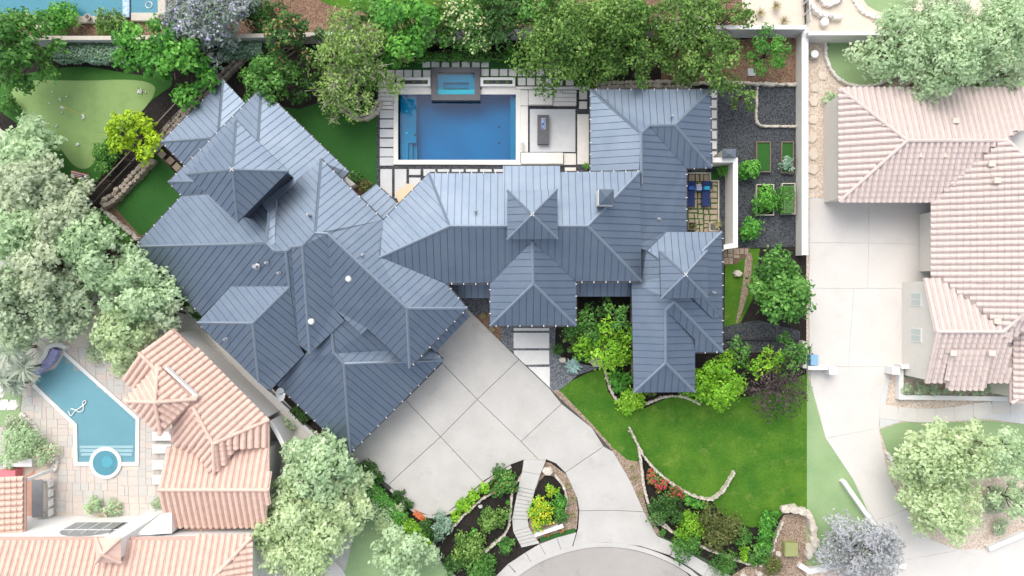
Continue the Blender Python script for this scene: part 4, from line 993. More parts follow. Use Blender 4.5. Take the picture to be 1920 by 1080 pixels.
for r_ in split(1290, 326, 1331, 341): paver(pt, jit(rect(r_[0] + 1.1, r_[1] + 1.1, r_[2] - 1.1, r_[3] - 1.1)), .03, M['stonepatio'], .05, 0, 'stone')
band([(1289, 324.5), (1332, 324.5), (1332, 339), (1347.5, 339), (1347.5, 434)], .1, -.02, .1).make('border', M['limestone'], pt)
bt = sheet('brick_landing', [(1356, 465), (1407, 465), (1400, 480), (1380, 495), (1356, 497)], -.006, M['soil'])
for r_ in split(1356, 465, 1404, 496):
    if (r_[2] - 1356) / 50 + (r_[3] - 465) / 32 < 1.55: paver(bt, jit(rect(r_[0] + .6, r_[1] + .6, r_[2] - .6, r_[3] - .6), .4), .03, M['stonepatio'], .04, 0, 'stone')
def lounger(x, y, label, pil):
    p = P(x, y, .4); t = thing('sun_lounger', label, 'sun lounger', (p.x, p.y, 0), 'navy sun loungers on the stone patio')
    G().box((p.x, p.y, .28), (.66, 1.9, .06)).make('frame', M['black'], t)
    for sx in (-.28, .28):
        for sy in (-.85, .85): G().box((p.x + sx, p.y + sy, .12), (.05, .05, .26)).make('leg', M['black'], t)
    G().box((p.x, p.y - .33, .36), (.64, 1.25, .12), 0, .97).make('seat_cushion', M['navy'], t)
    g = G(); X = .32
    g.prism([(p.x - X, p.y + .3, .45), (p.x + X, p.y + .3, .45), (p.x + X, p.y + .93, .8), (p.x - X, p.y + .93, .8)], [(p.x - X, p.y + .31, .32), (p.x + X, p.y + .31, .32), (p.x + X, p.y + .98, .66), (p.x - X, p.y + .98, .66)])
    g.make('back_cushion', M['navy'], t)
    q = thing('pillow', 'small %s throw pillow on the %s navy lounger' % (('mid blue', 'left') if pil == 'blue' else ('turquoise', 'right')), 'pillow', (p.x, p.y + .42, .55))
    g = G(); g.box((p.x, p.y + .45, .60), (.5, .32, .12), 0, .8); g.make('pillow_cover', M[pil], q)
lounger(1295, 364, 'navy cushioned sun lounger close against the east eave', 'blue')
lounger(1324, 364, 'navy cushioned sun lounger in the open beside the striped side table', 'aqua')
c = P(1311, 352, .45); t = thing('side_table', 'small round side table between the two navy loungers', 'table', (c.x, c.y, 0))
G().disc((c.x, c.y, .42), .24, .03).make('table_top', M['walk'], t); G().tube((c.x, c.y, 0), (c.x, c.y, .42), .04).make('leg', M['black'], t)
t = thing('towel', 'folded blue and white striped towel on the small side table', 'towel', (c.x, c.y, .45))
for k in range(6): G().box((c.x - .02, c.y - .2 + k * .08, .49), (.4, .078, .06)).make('stripe', M['white' if k % 2 else 'blue'], t)
def boxplanter(x0, y0, x1, y1, label, h=.45, m='wood', fill='mulch'):
    t = thing('planter_box', label, 'planter', P((x0 + x1) / 2, (y0 + y1) / 2))
    w_ = 2.2
    for r_ in (rect(x0, y0, x1, y0 + w_), rect(x0, y1 - w_, x1, y1), rect(x0, y0 + w_, x0 + w_, y1 - w_), rect(x1 - w_, y0 + w_, x1, y1 - w_)):
        paver(t, r_, h, M[m], h, .004, 'board')
    sheet('filling', rect(x0 + w_, y0 + w_, x1 - w_, y1 - w_), h - .1, M[fill], parent=t)
boxplanter(1290, 416, 1306, 431, 'square dark wood planter in the lower left corner of the lounger patio')
boxplanter(1330, 417, 1349, 434, 'square stone planter holding a spiky yucca beside the courtyard wall', m='limestone', fill='grey_gravel')
boxplanter(1418, 265, 1446, 323, 'long raised bed of turf in dark gravel, left of the two upper beds', .3, fill='turf')
boxplanter(1465, 265, 1489, 325, 'narrow raised bed against the boundary wall with a pale shrub', .3, fill='turf')
boxplanter(1418, 345, 1452, 404, 'wide raised bed holding a round green bush', .3, m='limestone')
boxplanter(1466, 343, 1492, 402, 'narrow raised bed filled by a clipped bright hedge against the wall', .3, m='limestone')
fronds(1344, 421, 13, 34, .6, 'straw', 'spiky straw coloured yucca in the stone planter by the courtyard wall', 'yucca', 'plant', .06, .5)
fronds(1355, 320, 15, 60, .5, 'bright', 'fountain of green palm leaves in the corner of the white courtyard wall', 'sago_palm', 'plant', .08, .55, up=.9)
fronds(1100, 311, 9, 40, .3, 'bright', 'spiky green grass clump between terrace and east wing', 'grass_clump', 'plant', .05, .6)
# column cap beside courtyard wall
t = thing('gate_pier', 'square grey metal hipped cap on a pier beside the white courtyard wall', 'pier', P(1367, 292))
b = [P(1354, 279, 2.4), P(1380, 279, 2.4), P(1380, 297, 2.4), P(1354, 297, 2.4)]; a = P(1367, 288, 2.8)
G().add([*b, a], [(1, 0, 4), (2, 1, 4), (3, 2, 4), (0, 3, 4), (0, 1, 2, 3)]).make('cap', M['cap'], t)
G().box(((b[0].x + b[1].x) / 2, (b[0].y + b[2].y) / 2, 1.18), (.85, .6, 2.36)).make('pier_body', M['stucco'], t)
# stepping pavers along the east wing
ep = sheet('east_walk', rect(1333, 165, 1346, 300), -.006, M['grey_gravel'])
for k in range(7): paver(ep, rect(1333.5, 168 + k * 19.3, 1344, 183 + k * 19.3), .04, M['slab'], .05)
paver(bpy.data.objects['bark_bed'], rect(1402, 128, 1417, 142), .04, M['slabgrey'], .05)
lawn_s = bpy.data.objects['side_turf_lawn']
for x, y in ((303, 289), (319, 301), (331, 313)): paver(lawn_s, [(x, y - 9), (x + 9, y), (x, y + 9), (x - 9, y)], .03, M['stonepatio'], .05)

# ------------------------------------------------------------------ putting green furniture
def golf_flag(x, y, ang, L, label, cloth=True):
    p = P(x, y, 0); t = thing('golf_flag', label, 'golf flag', p)
    top = Vector((p.x + math.cos(ang) * L, p.y + math.sin(ang) * L, .9)); G().tube(p, top, .022, .018).make('pole', M['yellow'], t)
    G().disc((p.x, p.y, .0), .1, .012, 12).make('cup', M['white'], t)
    if cloth:
        d = (top - p).normalized(); s = Vector((-d.y, d.x, 0)); q = top - d * .35
        G().prism([top, top + s * .26 - d * .05 , q + s * .12], [top - Vector((0, 0, .02)), top + s * .26 - d * .05 - Vector((0, 0, .02)), q + s * .12 - Vector((0, 0, .02))]).make('pennant', M['white'], t)
golf_flag(155, 216, R(155), 1.25, 'golf flag with a white pennant leaning across the middle of the putting green')
golf_flag(56, 175, R(160), .5, 'short golf pin near the left end of the putting green')
golf_flag(263, 172, R(30), .3, 'short golf pin among the heap of balls at the right end of the putting green', False)
me = None
ball = bpy.data.meshes.new('golf_ball'); vs = []; fs = []
for j, (z, rr) in enumerate(((-.8, .6), (0, 1), (.8, .6))):
    for i in range(8): vs.append((math.cos(i * math.pi / 4) * rr * .06, math.sin(i * math.pi / 4) * rr * .06, .06 + z * .06))
for r_ in range(2): fs += [(r_ * 8 + i, r_ * 8 + (i + 1) % 8, (r_ + 1) * 8 + (i + 1) % 8, (r_ + 1) * 8 + i) for i in range(8)]
fs += [tuple(range(16, 24)), tuple(range(7, -1, -1))]
ball.from_pydata(vs, [], fs); ball.materials.append(M['flagwhite'])
for (cx, cy, s_, n, lab) in ((263, 172, 7, 22, 'white golf ball in the heap at the right end of the putting green'), (79, 228, 4, 9, 'white golf ball in the loose group near the left edge of the putting green'),
                             (107, 235, 3, 4, 'white golf ball in the small group below the flag'), (157, 221, 3, 5, 'white golf ball close to the flag cup'), (146, 272, 4, 7, 'white golf ball in the group at the narrow end of the green'), (115, 190, 22, 6, 'lone white golf ball scattered on the upper green')):
    for k in range(n):
        o = bpy.data.objects.new('golf_ball', ball); COL.objects.link(o); p = P(cx + rs.gauss(0, s_ * .6), cy + rs.gauss(0, s_ * .5)); o.location = (p.x, p.y, -.01)
        tag(o, lab, 'golf ball', 'golf balls ' + lab.split('golf ball ')[1])
# striped flag on its pole
t = thing('flag', 'red and white striped flag on a tilted pole at the tip of the putting green', 'flag', P(197, 344))
a = P(197, 344, 0); b = P(131, 329, 3.0); G().tube(a, b, .035, .025).make('pole', M['pvc'], t)
d = (b - a).normalized(); s = Vector((d.y, -d.x, 0)).normalized()
q0 = a.lerp(b, .98)
for k in range(7):
    u0 = q0 - d * .0 + s * (k * .075 - .1); ln = 1.5
    z = Vector((0, 0, .03 * math.sin(k * 1.7))); p1 = u0 - d * ln
    wv = [u0 + z, u0 + s * .075 + z, p1 + s * .075 + z * 2, p1 + z * 2]
    G().prism(wv, [v - Vector((0, 0, .012)) for v in wv]).make('stripe', M['red' if k % 2 == 0 else 'flagwhite'], t)
wv = [q0 - d * .95 + s * -.1 + Vector((0, 0, .05)), q0 - d * .95 + s * .18 + Vector((0, 0, .05)), q0 - d * 1.5 + s * .18 + Vector((0, 0, .05)), q0 - d * 1.5 + s * -.1 + Vector((0, 0, .05))]
G().prism(wv, [v - Vector((0, 0, .012)) for v in wv]).make('canton', M['flagblue'], t)
G().box(P(131.5, 349, .1), (.35, .28, .2), .6).make('landscape_light', M['pvc']); tag(bpy.data.objects['landscape_light'], 'small grey utility cover beside the hedge near the flag', 'utility box')

# utility box and other small things
t = thing('utility_box', 'olive green metal utility box standing on tan bark near the street corner', 'utility box', P(1484, 1030))
p = P(1484, 1031, .7); G().box((p.x, p.y, .33), (.95, .95, .7)).make('body', M['utility'], t); G().box((p.x, p.y, .73), (1.05, 1.05, .1), 0, .9).make('lid', M['utility'], t)
t = thing('low_sign_wall', 'low white slab bench between the planting island and the pavement turf', 'bench', P(1030, 998))
band([(1002, 1004), (1056, 986)], .3, 0, .4).make('bench_top', M['white'], t)
for x, y, l in ((1027, 1003, 'orange clay flower cluster beside the white slab bench'), (1053, 996, 'single orange clay figure at the end of the white slab bench')):
    shrub(x, y, 5, .4, 'rust', l, name='flower', cat='plant', size=.12)
stones('clay_chips', 'orange clay pieces piled beside the round silver bush', 'debris', [(778, 962), (786, 967), (794, 976)], .3, .2, M['orange'], 'orange', 2)
boulder('small grey landscape stone in the left planting bed', 901, 949, .32, M['walk'], 'walk')
boulder('small pale brown stepping rock near the bright shrub in the front lawn', 1180, 808, .2, M['palerock'])

# ------------------------------------------------------------------ vegetation of the main lot
T = tree
T(30, 90, 64, 5.5, 'mid', 'large dark green tree filling the top left corner beside the putting green', size=.24)
T(255, 82, 48, 5, 'bright', 'bright green tree standing right of the clipped hedge by the putting green', size=.25)
T(335, 112, 56, 5, 'bright', 'spreading bright green tree overhanging the north tip of the iron fence', size=.3)
T(392, 36, 70, 4.5, 'lilac', 'grey green vitex tree covered in lilac flower spikes at the top', size=.26, asp=.35, flowers=(800, 'lilacflower', .2))
T(546, 75, 50, 5, 'dark', 'dark round tree with rusty tips in front of the rear wall', size=.22, flowers=(160, 'rust', .2))
T(500, 148, 48, 4, 'mid', 'leafy dark tree touching the top of the north west wing roof', size=.22)
T(560, 150, 34, 3, 'dark', 'low dark bush in shade between the corner tree and the pale branched oak', size=.2)
T(665, 100, 80, 5.5, 'lightoak', 'open live oak with pale branches showing, inside the curved stone ring', size=.18, bark='palebark', dens=17, lobe=.22, nl=64, irr=2.0)
T(655, 165, 52, 4.2, 'lightoak', 'lower limb mass of live oak hanging over the curved stone ring', size=.18, bark='palebark', dens=17, lobe=.24, nl=34, irr=2.2)
T(755, 52, 58, 4.5, 'bright', 'bright green rounded tree above the left pool pavers', size=.26)
T(812, 58, 36, 4, 'mid', 'green tree squeezed between the bright tree and the cream flowered tree', size=.24)
T(882, 48, 52, 4.5, 'mid', 'tree dusted with cream flowers above the spa', size=.22, flowers=(700, 'cream', .2))
T(835, 15, 40, 3, 'oak', 'small rusty tipped bush on the far side of the rear wall', size=.2, flowers=(80, 'rust', .18))
T(700, 30, 40, 4.0, 'mid', 'leafy tree beyond the rear wall between the pale branched oak and bright tree', size=.24)
T(950, 18, 58, 4.5, 'dark', 'dark tree at the top edge left of the big oaks', size=.2)
T(1060, 75, 72, 6.0, 'oak', 'olive green live oak whose twigs hang over the pavers right of the spa', size=.18, dens=28, nl=46)
T(1050, 130, 34, 4.5, 'oak', 'oak bough drooping over the white pavers and terrace bench', size=.17, dens=24)
T(1120, 120, 42, 5.0, 'oak', 'oak clump over the corner of the east wing terrace', size=.18)
T(1150, 50, 66, 6.4, 'oak', 'broad live oak in the middle of the oak row', size=.18, nl=44)
T(1212, 28, 26, 6.8, 'bright', 'fresh bright green treetop among the olive oaks', size=.2)
T(1205, 110, 46, 5.6, 'oak', 'light tipped oak above the rock ledge of the east wing', size=.18)
T(1020, 8, 46, 5.2, 'mid', 'green treetop cut by the upper edge above the oak row', size=.2)
T(1285, 45, 66, 6.0, 'oak', 'live oak with bare grey twigs near the right end of the row', size=.18, bark='palebark', nl=40)
T(1335, 108, 56, 5.6, 'oak', 'round olive oak in front of the white topped rear wall', size=.18)
T(1295, 120, 32, 4.6, 'lightoak', 'lower oak clump above the bark bed', size=.18)
T(1370, 30, 42, 4.5, 'oak', 'loose oak at the edge of the rock garden', size=.18)
T(1441, 92, 40, 3.2, 'bright', 'feathery bright green shrub tree on the bark bed by the boundary wall', size=.26, asp=.3)
T(1395, 180, 25, 2.6, 'oak', 'small round oak sapling in the dark gravel', size=.16, dens=34)
T(240, 250, 42, 3.2, 'lime', 'glowing yellow green tree beside the putting green', size=.22, dens=40, lobe=.33)
shrub(195, 290, 27, 1.6, 'mid', 'round dark shrub left of the glowing yellow green tree')
shrub(10, 190, 18, 1.4, 'mid', 'shrub at the left edge of the putting green')
shrub(100, 28, 34, 2.2, 'bright', 'bushy green shrub in front of the top left pool', size=.2)
shrub(195, 40, 26, 1.8, 'oak', 'small leafy shrub on the pool terrace corner at top left')
fronds(140, 45, 20, 24, .9, 'straw', 'straw coloured grass plant below the top left pool', 'ornamental_grass', 'plant', .08, .5)
hedge([(96, 94), (232, 98)], 1.35, 1.1, 'silver', 'clipped grey green hedge behind the putting green')
hedge([(408, 92), (490, 88)], 1.3, 1.1, 'silver', 'clipped grey green hedge section right of the lilac tree')
hedge([(690, 104), (950, 102)], .7, .8, 'mid', 'low green hedge along the foot of the rear wall above the spa')
shrub(960, 100, 14, 1.0, 'bright', 'small bright shrub below the rear wall right of the spa')
shrub(480, 20, 40, 3, 'dark', 'dark shrub with red flowers in the corner above the rear wall', flowers=(60, 'redflower', .15))
for x, y, l in ((1395, 30, 'left'), (1425, 25, 'second'), (1455, 12, 'third'), (1470, 40, 'right')):
    fronds(x, y, 13, 50, .3, 'straw', '%s desert grass tuft in the sandy rock garden at the top' % l, 'grass_tuft', 'plant', .04, .5, up=.9)
shrub(665, 330, 11, .7, 'mid', 'small white flowered shrub at the corner of the courtyard lawn', flowers=(20, 'lilacflower', .1))
shrub(685, 348, 12, .6, 'olive', 'low olive shrub beside the cream awning')
hedge([(262, 478), (310, 527), (372, 590), (382, 598)], .9, 1.0, 'mid', 'dark green hedge running under the south west eave')
hedge([(30, 268), (90, 330), (150, 385)], .8, 1.3, 'silver', 'grey green hedge along the left diagonal boundary beside the mulch')
hedge([(160, 395), (205, 430), (240, 470)], .8, 1.2, 'bright', 'bright leafy hedge piece below the iron fence corner')
hedge([(610, 838), (650, 880), (700, 930), (752, 982)], 1.0, 1.3, 'bright', 'bright clipped hedge along the left of the driveway planting strip')
hedge([(752, 985), (785, 1005), (800, 1030)], .9, 1.2, 'limegreen', 'light green hedge end beside the pale round bush')
for i, (x, y, r_) in enumerate(((690, 880, 14), (706, 898, 11), (745, 932, 12), (762, 948, 11))):
    shrub(x, y, r_, .8, 'dark', ['dark shrub at the garage corner of the driveway strip', 'second dark shrub along the driveway strip', 'third dark shrub along the driveway strip', 'fourth dark shrub near the driveway bend'][i])
shrub(825, 992, 22, 1.5, 'silver', 'big round clipped silver bush at the driveway bend', dens=110, size=.12)
for i, (x, y, r_, sp, l) in enumerate(((850, 972, 10, 'limegreen', 'small lime shrub right of the silver bush'), (866, 950, 14, 'limegreen', 'lime shrub in the row below the driveway kerb, lower'), (886, 932, 13, 'limegreen', 'lime shrub in the row below the driveway kerb, middle'), (908, 916, 11, 'limegreen', 'lime shrub in the row below the driveway kerb, upper'),
        (945, 905, 28, 'mid', 'taller green bush at the top of the left planting bed'), (920, 975, 27, 'oak', 'olive shrub in the middle of the left planting bed'), (875, 1030, 34, 'oak', 'wide olive shrub at the foot of the left planting bed'),
        (800, 1000, 20, 'dark', 'dark shrub below the silver bush'), (905, 1068, 26, 'mid', 'green shrub on the turf at the bottom edge'), (850, 1060, 20, 'dark', 'dark leafy shrub at the bottom left of the bed'),
        (948, 1025, 16, 'mid', 'green shrub beside the lower garden steps'), (886, 1000, 8, 'bright', 'tiny bright shrub in the left bed mulch'))):
    shrub(x, y, r_, 1.1 if r_ > 15 else .6, sp, l, flowers=(40, 'redflower', .12) if i == 4 else None)
for i, (x, y) in enumerate(((953, 943), (950, 966), (945, 1010), (932, 1018), (918, 1028))): shrub(x, y, 5, .3, 'bright', ['upper', 'second', 'third', 'fourth', 'lowest'][i] + ' tiny round plant in the mulch left of the garden steps', size=.1)
shrub(1012, 965, 24, 1.0, 'limegreen', 'yellow flowering shrub mass right of the garden steps', flowers=(420, 'yellowflower', .14), dens=80)
shrub(1033, 921, 11, .6, 'limegreen', 'small yellow green shrub in the island mulch', flowers=(40, 'yellowflower', .12))
shrub(1050, 945, 15, 1.0, 'bright', 'green shrub on the right of the island')
shrub(1054, 970, 13, .9, 'mid', 'low green shrub at the lower island edge')
fronds(1045, 655, 15, 90, .4, 'dark', 'dark spiky yucca beside the entry pavers', 'yucca', 'plant', .04, .35, up=1.0)
fronds(1074, 686, 17, 46, .25, 'agave', 'large blue grey agave rosette in the entry gravel', 'agave', 'plant', .22, .25, up=.8, seg=4)
T(1095, 622, 42, 3.6, 'mid', 'leafy tree in the entry court left side', size=.18)
T(1152, 592, 36, 4.2, 'mid', 'tree against the porch roof in the entry court', size=.18)
T(1135, 645, 50, 4.2, 'limegreen', 'light green tree in the front of the entry court', size=.18, dens=26)
T(1080, 640, 24, 2.4, 'oak', 'low olive bush beside the dark yucca', size=.16)
shrub(1178, 660, 16, 1.2, 'olive', 'dull olive bush against the south east wing wall')
shrub(1160, 715, 20, 1.1, 'bright', 'bright round shrub at the left end of the front lawn bed')
shrub(1184, 752, 24, 1.2, 'limegreen', 'glossy light green shrub below the corner of the south east gable')
shrub(1222, 738, 7, .5, 'mid', 'small red flowered plant under the gable eave', flowers=(20, 'redflower', .12))
T(1346, 716, 45, 3.6, 'limegreen', 'glowing lime green tree right of the south east gable', size=.18, dens=44, lobe=.34)
shrub(1320, 740, 16, .9, 'bright', 'low bright shrub at the foot of the lime green tree')
T(1385, 662, 28, 2.4, 'mid', 'green bush above the lime green tree', size=.17)
T(1441, 680, 30, 2.8, 'limegreen', 'round bright green tree left of the purple bush', size=.18)
T(1410, 690, 18, 2.0, 'mid', 'small green tree between two lime trees', size=.17)
T(1468, 546, 54, 5.0, 'mid', 'large glossy dark green tree over the right boundary wall', size=.24, dens=34, lobe=.36)
T(1488, 668, 34, 3.4, 'mid', 'dark green tree beside the blue bin', size=.2)
T(1462, 728, 54, 2.8, 'purple', 'wispy dark purple smoke bush on the lawn edge', size=.14, dens=16)
shrub(1405, 318, 21, 1.6, 'bright', 'glossy citrus bush nearest the pier cap', size=.2)
shrub(1406, 429, 22, 1.6, 'bright', 'glossy citrus bush at the lower end of the gravel yard', size=.2)
shrub(1476, 306, 14, 1.2, 'silver', 'pale variegated shrub in the narrow raised bed', size=.15)
shrub(1440, 375, 24, 1.4, 'bright', 'rounded green bush overflowing the wide raised bed')
hedge([(1479, 348), (1479, 400)], .95, 1.0, 'bright', 'clipped bright hedge block in the raised bed against the wall', size=.12, dens=160)
shrub(1298, 424, 6, .6, 'olive', 'small plant in the square dark wood planter')
# front beds
shrub(1222, 892, 12, .8, 'mid', 'red rose bush at the upper end of the rose bed', flowers=(156, 'redflower', .11))
shrub(1240, 912, 14, .8, 'mid', 'red rose bush in the middle of the rose bed', flowers=(192, 'redflower', .11))
shrub(1264, 926, 15, .8, 'mid', 'red rose bush at the lower end of the rose bed', flowers=(204, 'redflower', .11))
shrub(1229, 903, 10, .7, 'mid', 'small red rose bush against the gravel side wall', flowers=(108, 'redflower', .11))
shrub(1290, 939, 9, .6, 'bright', 'small round green shrub left of three below the lawn wall')
shrub(1308, 946, 11, .6, 'bright', 'small round green shrub in the middle of three below the lawn wall')
shrub(1326, 951, 9, .6, 'oak', 'small rusty green shrub right of three below the lawn wall', flowers=(20, 'rust', .1))
shrub(1248, 955, 30, 1.5, 'dark', 'dark green shrub at the left of the front bed')
shrub(1290, 990, 32, 1.2, 'limegreen', 'broad yellow green shrub in the front bed', dens=80, asp=.3)
shrub(1348, 995, 36, 1.7, 'olive', 'dark bronze green shrub in the middle of the front bed', dens=70)
shrub(1394, 1010, 18, 1.0, 'mid', 'medium green shrub right of the bronze shrub')
shrub(1290, 1028, 26, 1.3, 'mid', 'dark leafed shrub spilling over the right pavement')
shrub(1355, 1058, 28, .9, 'mid', 'low grassy shrub along the right pavement at the bottom', asp=.25)
shrub(1397, 1032, 8, .7, 'limegreen', 'upper small ball of clipped lime shrub', dens=200, size=.09)
shrub(1396, 1047, 8, .7, 'limegreen', 'lower small ball of clipped lime shrub', dens=200, size=.09)
shrub(1441, 975, 19, 1.0, 'bright', 'upper of three leafy green mounds by the lawn tip')
shrub(1436, 1012, 21, 1.0, 'bright', 'middle of three leafy green mounds by the lawn tip')
shrub(1425, 1044, 20, .9, 'mid', 'lowest of three leafy green mounds by the lawn tip')
shrub(1450, 1062, 18, .9, 'olive', 'dark olive shrub below the utility box')
shrub(1242, 1000, 7, .4, 'mid', 'tiny shrub by the driveway apron corner')
for x, y, l in ((1185, 876, 'upper'), (1190, 896, 'middle'), (1200, 925, 'lower')): fronds(x, y, 8, 50, .15, 'straw', '%s fine grass tuft in the tan gravel beside the driveway' % l, 'grass_tuft', 'plant', .03, .5, up=.9)
for x, y, l in ((1065, 910, 'upper'), (1074, 935, 'middle'), (1074, 965, 'lower')): fronds(x, y, 8, 50, .15, 'straw', '%s fine grass tuft in the island gravel' % l, 'grass_tuft', 'plant', .03, .5, up=.9)
fronds(905, 592, 8, 50, .15, 'straw', 'dry grass tuft in the rust gravel by the garage hip', 'grass_tuft', 'plant', .03, .5)
fronds(922, 618, 7, 50, .15, 'straw', 'dry grass tuft in the rust gravel left of the entry pavers', 'grass_tuft', 'plant', .03, .5)
hedge([(548, 765), (575, 792)], .8, .6, 'dark', 'dark ground plants in the gap between garage roof and boundary')
shrub(568, 783, 8, .5, 'limegreen', 'small light shrub by the garage wall base')

# ------------------------------------------------------------------ top left neighbour pool
t = thing('neighbour_pool', 'turquoise pool of the rear neighbour cut by the top left frame edge', 'pool', P(120, 0))
sheet('basin', rect(-60, -120, 233, 33), .02, M['teal_floor'], parent=t); sheet('water', rect(-60, -120, 233, 33), .06, M['pwater'], parent=t)
band([(60, 36), (233, 36)], .5, -.02, .3).make('coping', M['limestone'], t); band([(62, 36), (62, 52), (100, 52)], .4, -.02, .2).make('coping', M['limestone'], t)
G().box((P(239, 15).x, P(239, 15).y - 0, .12), (.5, 1.6, .2)).make('divider', M['mosaic'], t)
t = thing('neighbour_spa', 'square teal spa beside the top left pool with a ring float', 'spa', P(271, 10))
sheet('basin', rect(246, -40, 296, 27), .03, M['teal_floor'], parent=t); sheet('water', rect(246, -40, 296, 27), .07, M['pwater'], parent=t)
band([(246, 31), (303, 31), (303, -60)], .6, -.02, .3).make('coping', M['limestone'], t)
c = P(279, 9, .1); vs = []; n = 20
for i in range(n):
    a = 2 * math.pi * i / n
    for rr, z in ((.22, 0), (.25, .03), (.28, 0)): vs.append((c.x + math.cos(a) * rr, c.y + math.sin(a) * rr, .09 + z))
mk('float_ring', vs, [(i * 3 + k, ((i + 1) % n) * 3 + k, ((i + 1) % n) * 3 + k + 1, i * 3 + k + 1) for i in range(n) for k in range(2)], M['skylite'], t)
for x, y, l in ((50, 30, 'left'), (165, 32, 'middle'), (302, 32, 'right')):
    t = thing('urn', '%s round bronze urn on the coping of the top left pool' % l, 'urn', P(x, y)); c = P(x, y, .5)
    G().disc((c.x, c.y, .25), .12, .3, 14, .24).make('bowl', M['iron'], t); G().disc((c.x, c.y, .56), .25, .03, 14).make('rim', M['rock'], t); G().disc((c.x, c.y, .595), .14, .02, 12).make('fire_bowl', M['black'], t)

# ------------------------------------------------------------------ tiled neighbours
def tile_mesh(m, wd=.42, ln=.40):
    vs = []; n = 5
    for e in (0, 1):
        for i in range(n):
            a = math.pi * i / (n - 1); vs.append((-math.cos(a) * wd * .36, (e - .5) * ln * 1.12, math.sin(a) * .125 + (.0 if e else .065)))
    vs += [(-wd * .5, -ln * .56, .02), (-wd * .5, ln * .56, -.01), (wd * .5, -ln * .56, .02), (wd * .5, ln * .56, -.01)]
    fs = [(i, i + 1, n + i + 1, n + i) for i in range(n - 1)] + [(10, 0, 5, 11), (4, 12, 13, 9), (0, 4, 3, 2, 1)]
    me = bpy.data.meshes.new('tile'); me.from_pydata(vs, [], fs); me.materials.append(m)
    return me, vs, fs
def inside(p, poly):
    c = False; n = len(poly)
    for i in range(n):
        a, b = poly[i], poly[i - 1]
        if (a.y > p[1]) != (b.y > p[1]) and p[0] < (b.x - a.x) * (p[1] - a.y) / (b.y - a.y) + a.x: c = not c
    return c
def tiled_house(root, faces, m, under, caps):
    me, tv, tf = tile_mesh(M[m]); tiles = []
    for pts, run in faces:
        W3 = [P(*p) for p in pts]
        ar = sum((W3[i].x * W3[(i + 1) % len(W3)].y - W3[(i + 1) % len(W3)].x * W3[i].y) for i in range(len(W3)))
        if ar < 0: W3.reverse()
        nrm = Vector((0, 0, 0)); n = len(W3)
        for i in range(n): nrm += W3[i].cross(W3[(i + 1) % n])
        nrm.normalize(); ctr = sum(W3, Vector((0, 0, 0))) / n
        base = G().prism(W3, [p - Vector((0, 0, .15)) for p in W3]).make('roof_slope', M[under], root)
        r = Vector((run[0], -run[1])).normalized(); u = Vector((-r.y, r.x))
        us = [u.x * p.x + u.y * p.y for p in W3]; rv = [r.x * p.x + r.y * p.y for p in W3]
        a = min(us) + .2
        # tile local axes: X across, Y down the slope
        TR = [[W3[i] for i in t] for t in tessellate_polygon([[Vector((p.x, p.y, 0)) for p in W3]])]
        def zof(x, y):
            best = None
            for A_, B_, C_ in TR:
                dt = (B_.y - C_.y) * (A_.x - C_.x) + (C_.x - B_.x) * (A_.y - C_.y)
                if abs(dt) < 1e-6: continue
                l1 = ((B_.y - C_.y) * (x - C_.x) + (C_.x - B_.x) * (y - C_.y)) / dt; l2 = ((C_.y - A_.y) * (x - C_.x) + (A_.x - C_.x) * (y - C_.y)) / dt; l3 = 1 - l1 - l2
                q_ = min(l1, l2, l3)
                if best is None or q_ > best[0]: best = (q_, l1 * A_.z + l2 * B_.z + l3 * C_.z)
            return best[1]
        while a < max(us):
            b = min(rv) + .18
            while b < max(rv) + .05:
                x = u.x * a + r.x * b; y = u.y * a + r.y * b
                if inside((x, y), W3) and abs(x) < 41 * (1 - 0) and abs(y) < 24:
                    d = Vector((r.x, r.y, 0)); d = (d - nrm * d.dot(nrm)).normalized(); X = (-d).cross(nrm).normalized()
                    j = random.uniform(-.012, .012)
                    Mx = Matrix((( X.x, -d.x, nrm.x, x), (X.y, -d.y, nrm.y, y), (X.z, -d.z, nrm.z, zof(x, y) + .02 + j), (0, 0, 0, 1)))
                    dist = (x * x + y * y)
                    tiles.append((dist, Mx, base))
                b += .38
            a += .44
    tiles.sort(key=lambda q: q[0])
    for d, Mx, base in tiles[:300]:
        o = bpy.data.objects.new('tile', me); COL.objects.link(o); o.parent = base
        o.matrix_local = Matrix.Translation(-wloc(base)) @ Mx
    if len(tiles) > 300:
        A = np.array([np.array(q[1]) for q in tiles[300:]]); v = np.array([(*p, 1) for p in tv]); V = np.einsum('nij,kj->nki', A, v)[:, :, :3]
        g = G(); k = len(tv)
        g.v = [tuple(p) for p in V.reshape(-1, 3)]
        g.f = [tuple(i + q * k for i in f) for q in range(len(V)) for f in tf]
        g.make('tile', M[m], root)['kind'] = 'stuff'
    for c in caps:
        for i in range(len(c) - 1):
            a, b = P(*c[i]), P(*c[i + 1]); L = (b - a).length; d = (b - a) / L; n = max(1, int(L / .42)); g = G()
            for k in range(n): g.tube(a + d * (L * k / n) + Vector((0, 0, .05)), a + d * (L * (k + 1.08) / n) + Vector((0, 0, .07)), .15, .12, 8)
            g.make('ridge_tiles', M[m], root)
RH = thing('neighbour_house', 'pale pink barrel tiled house on the right with a stucco gable and two windows', 'house', P(1820, 420))
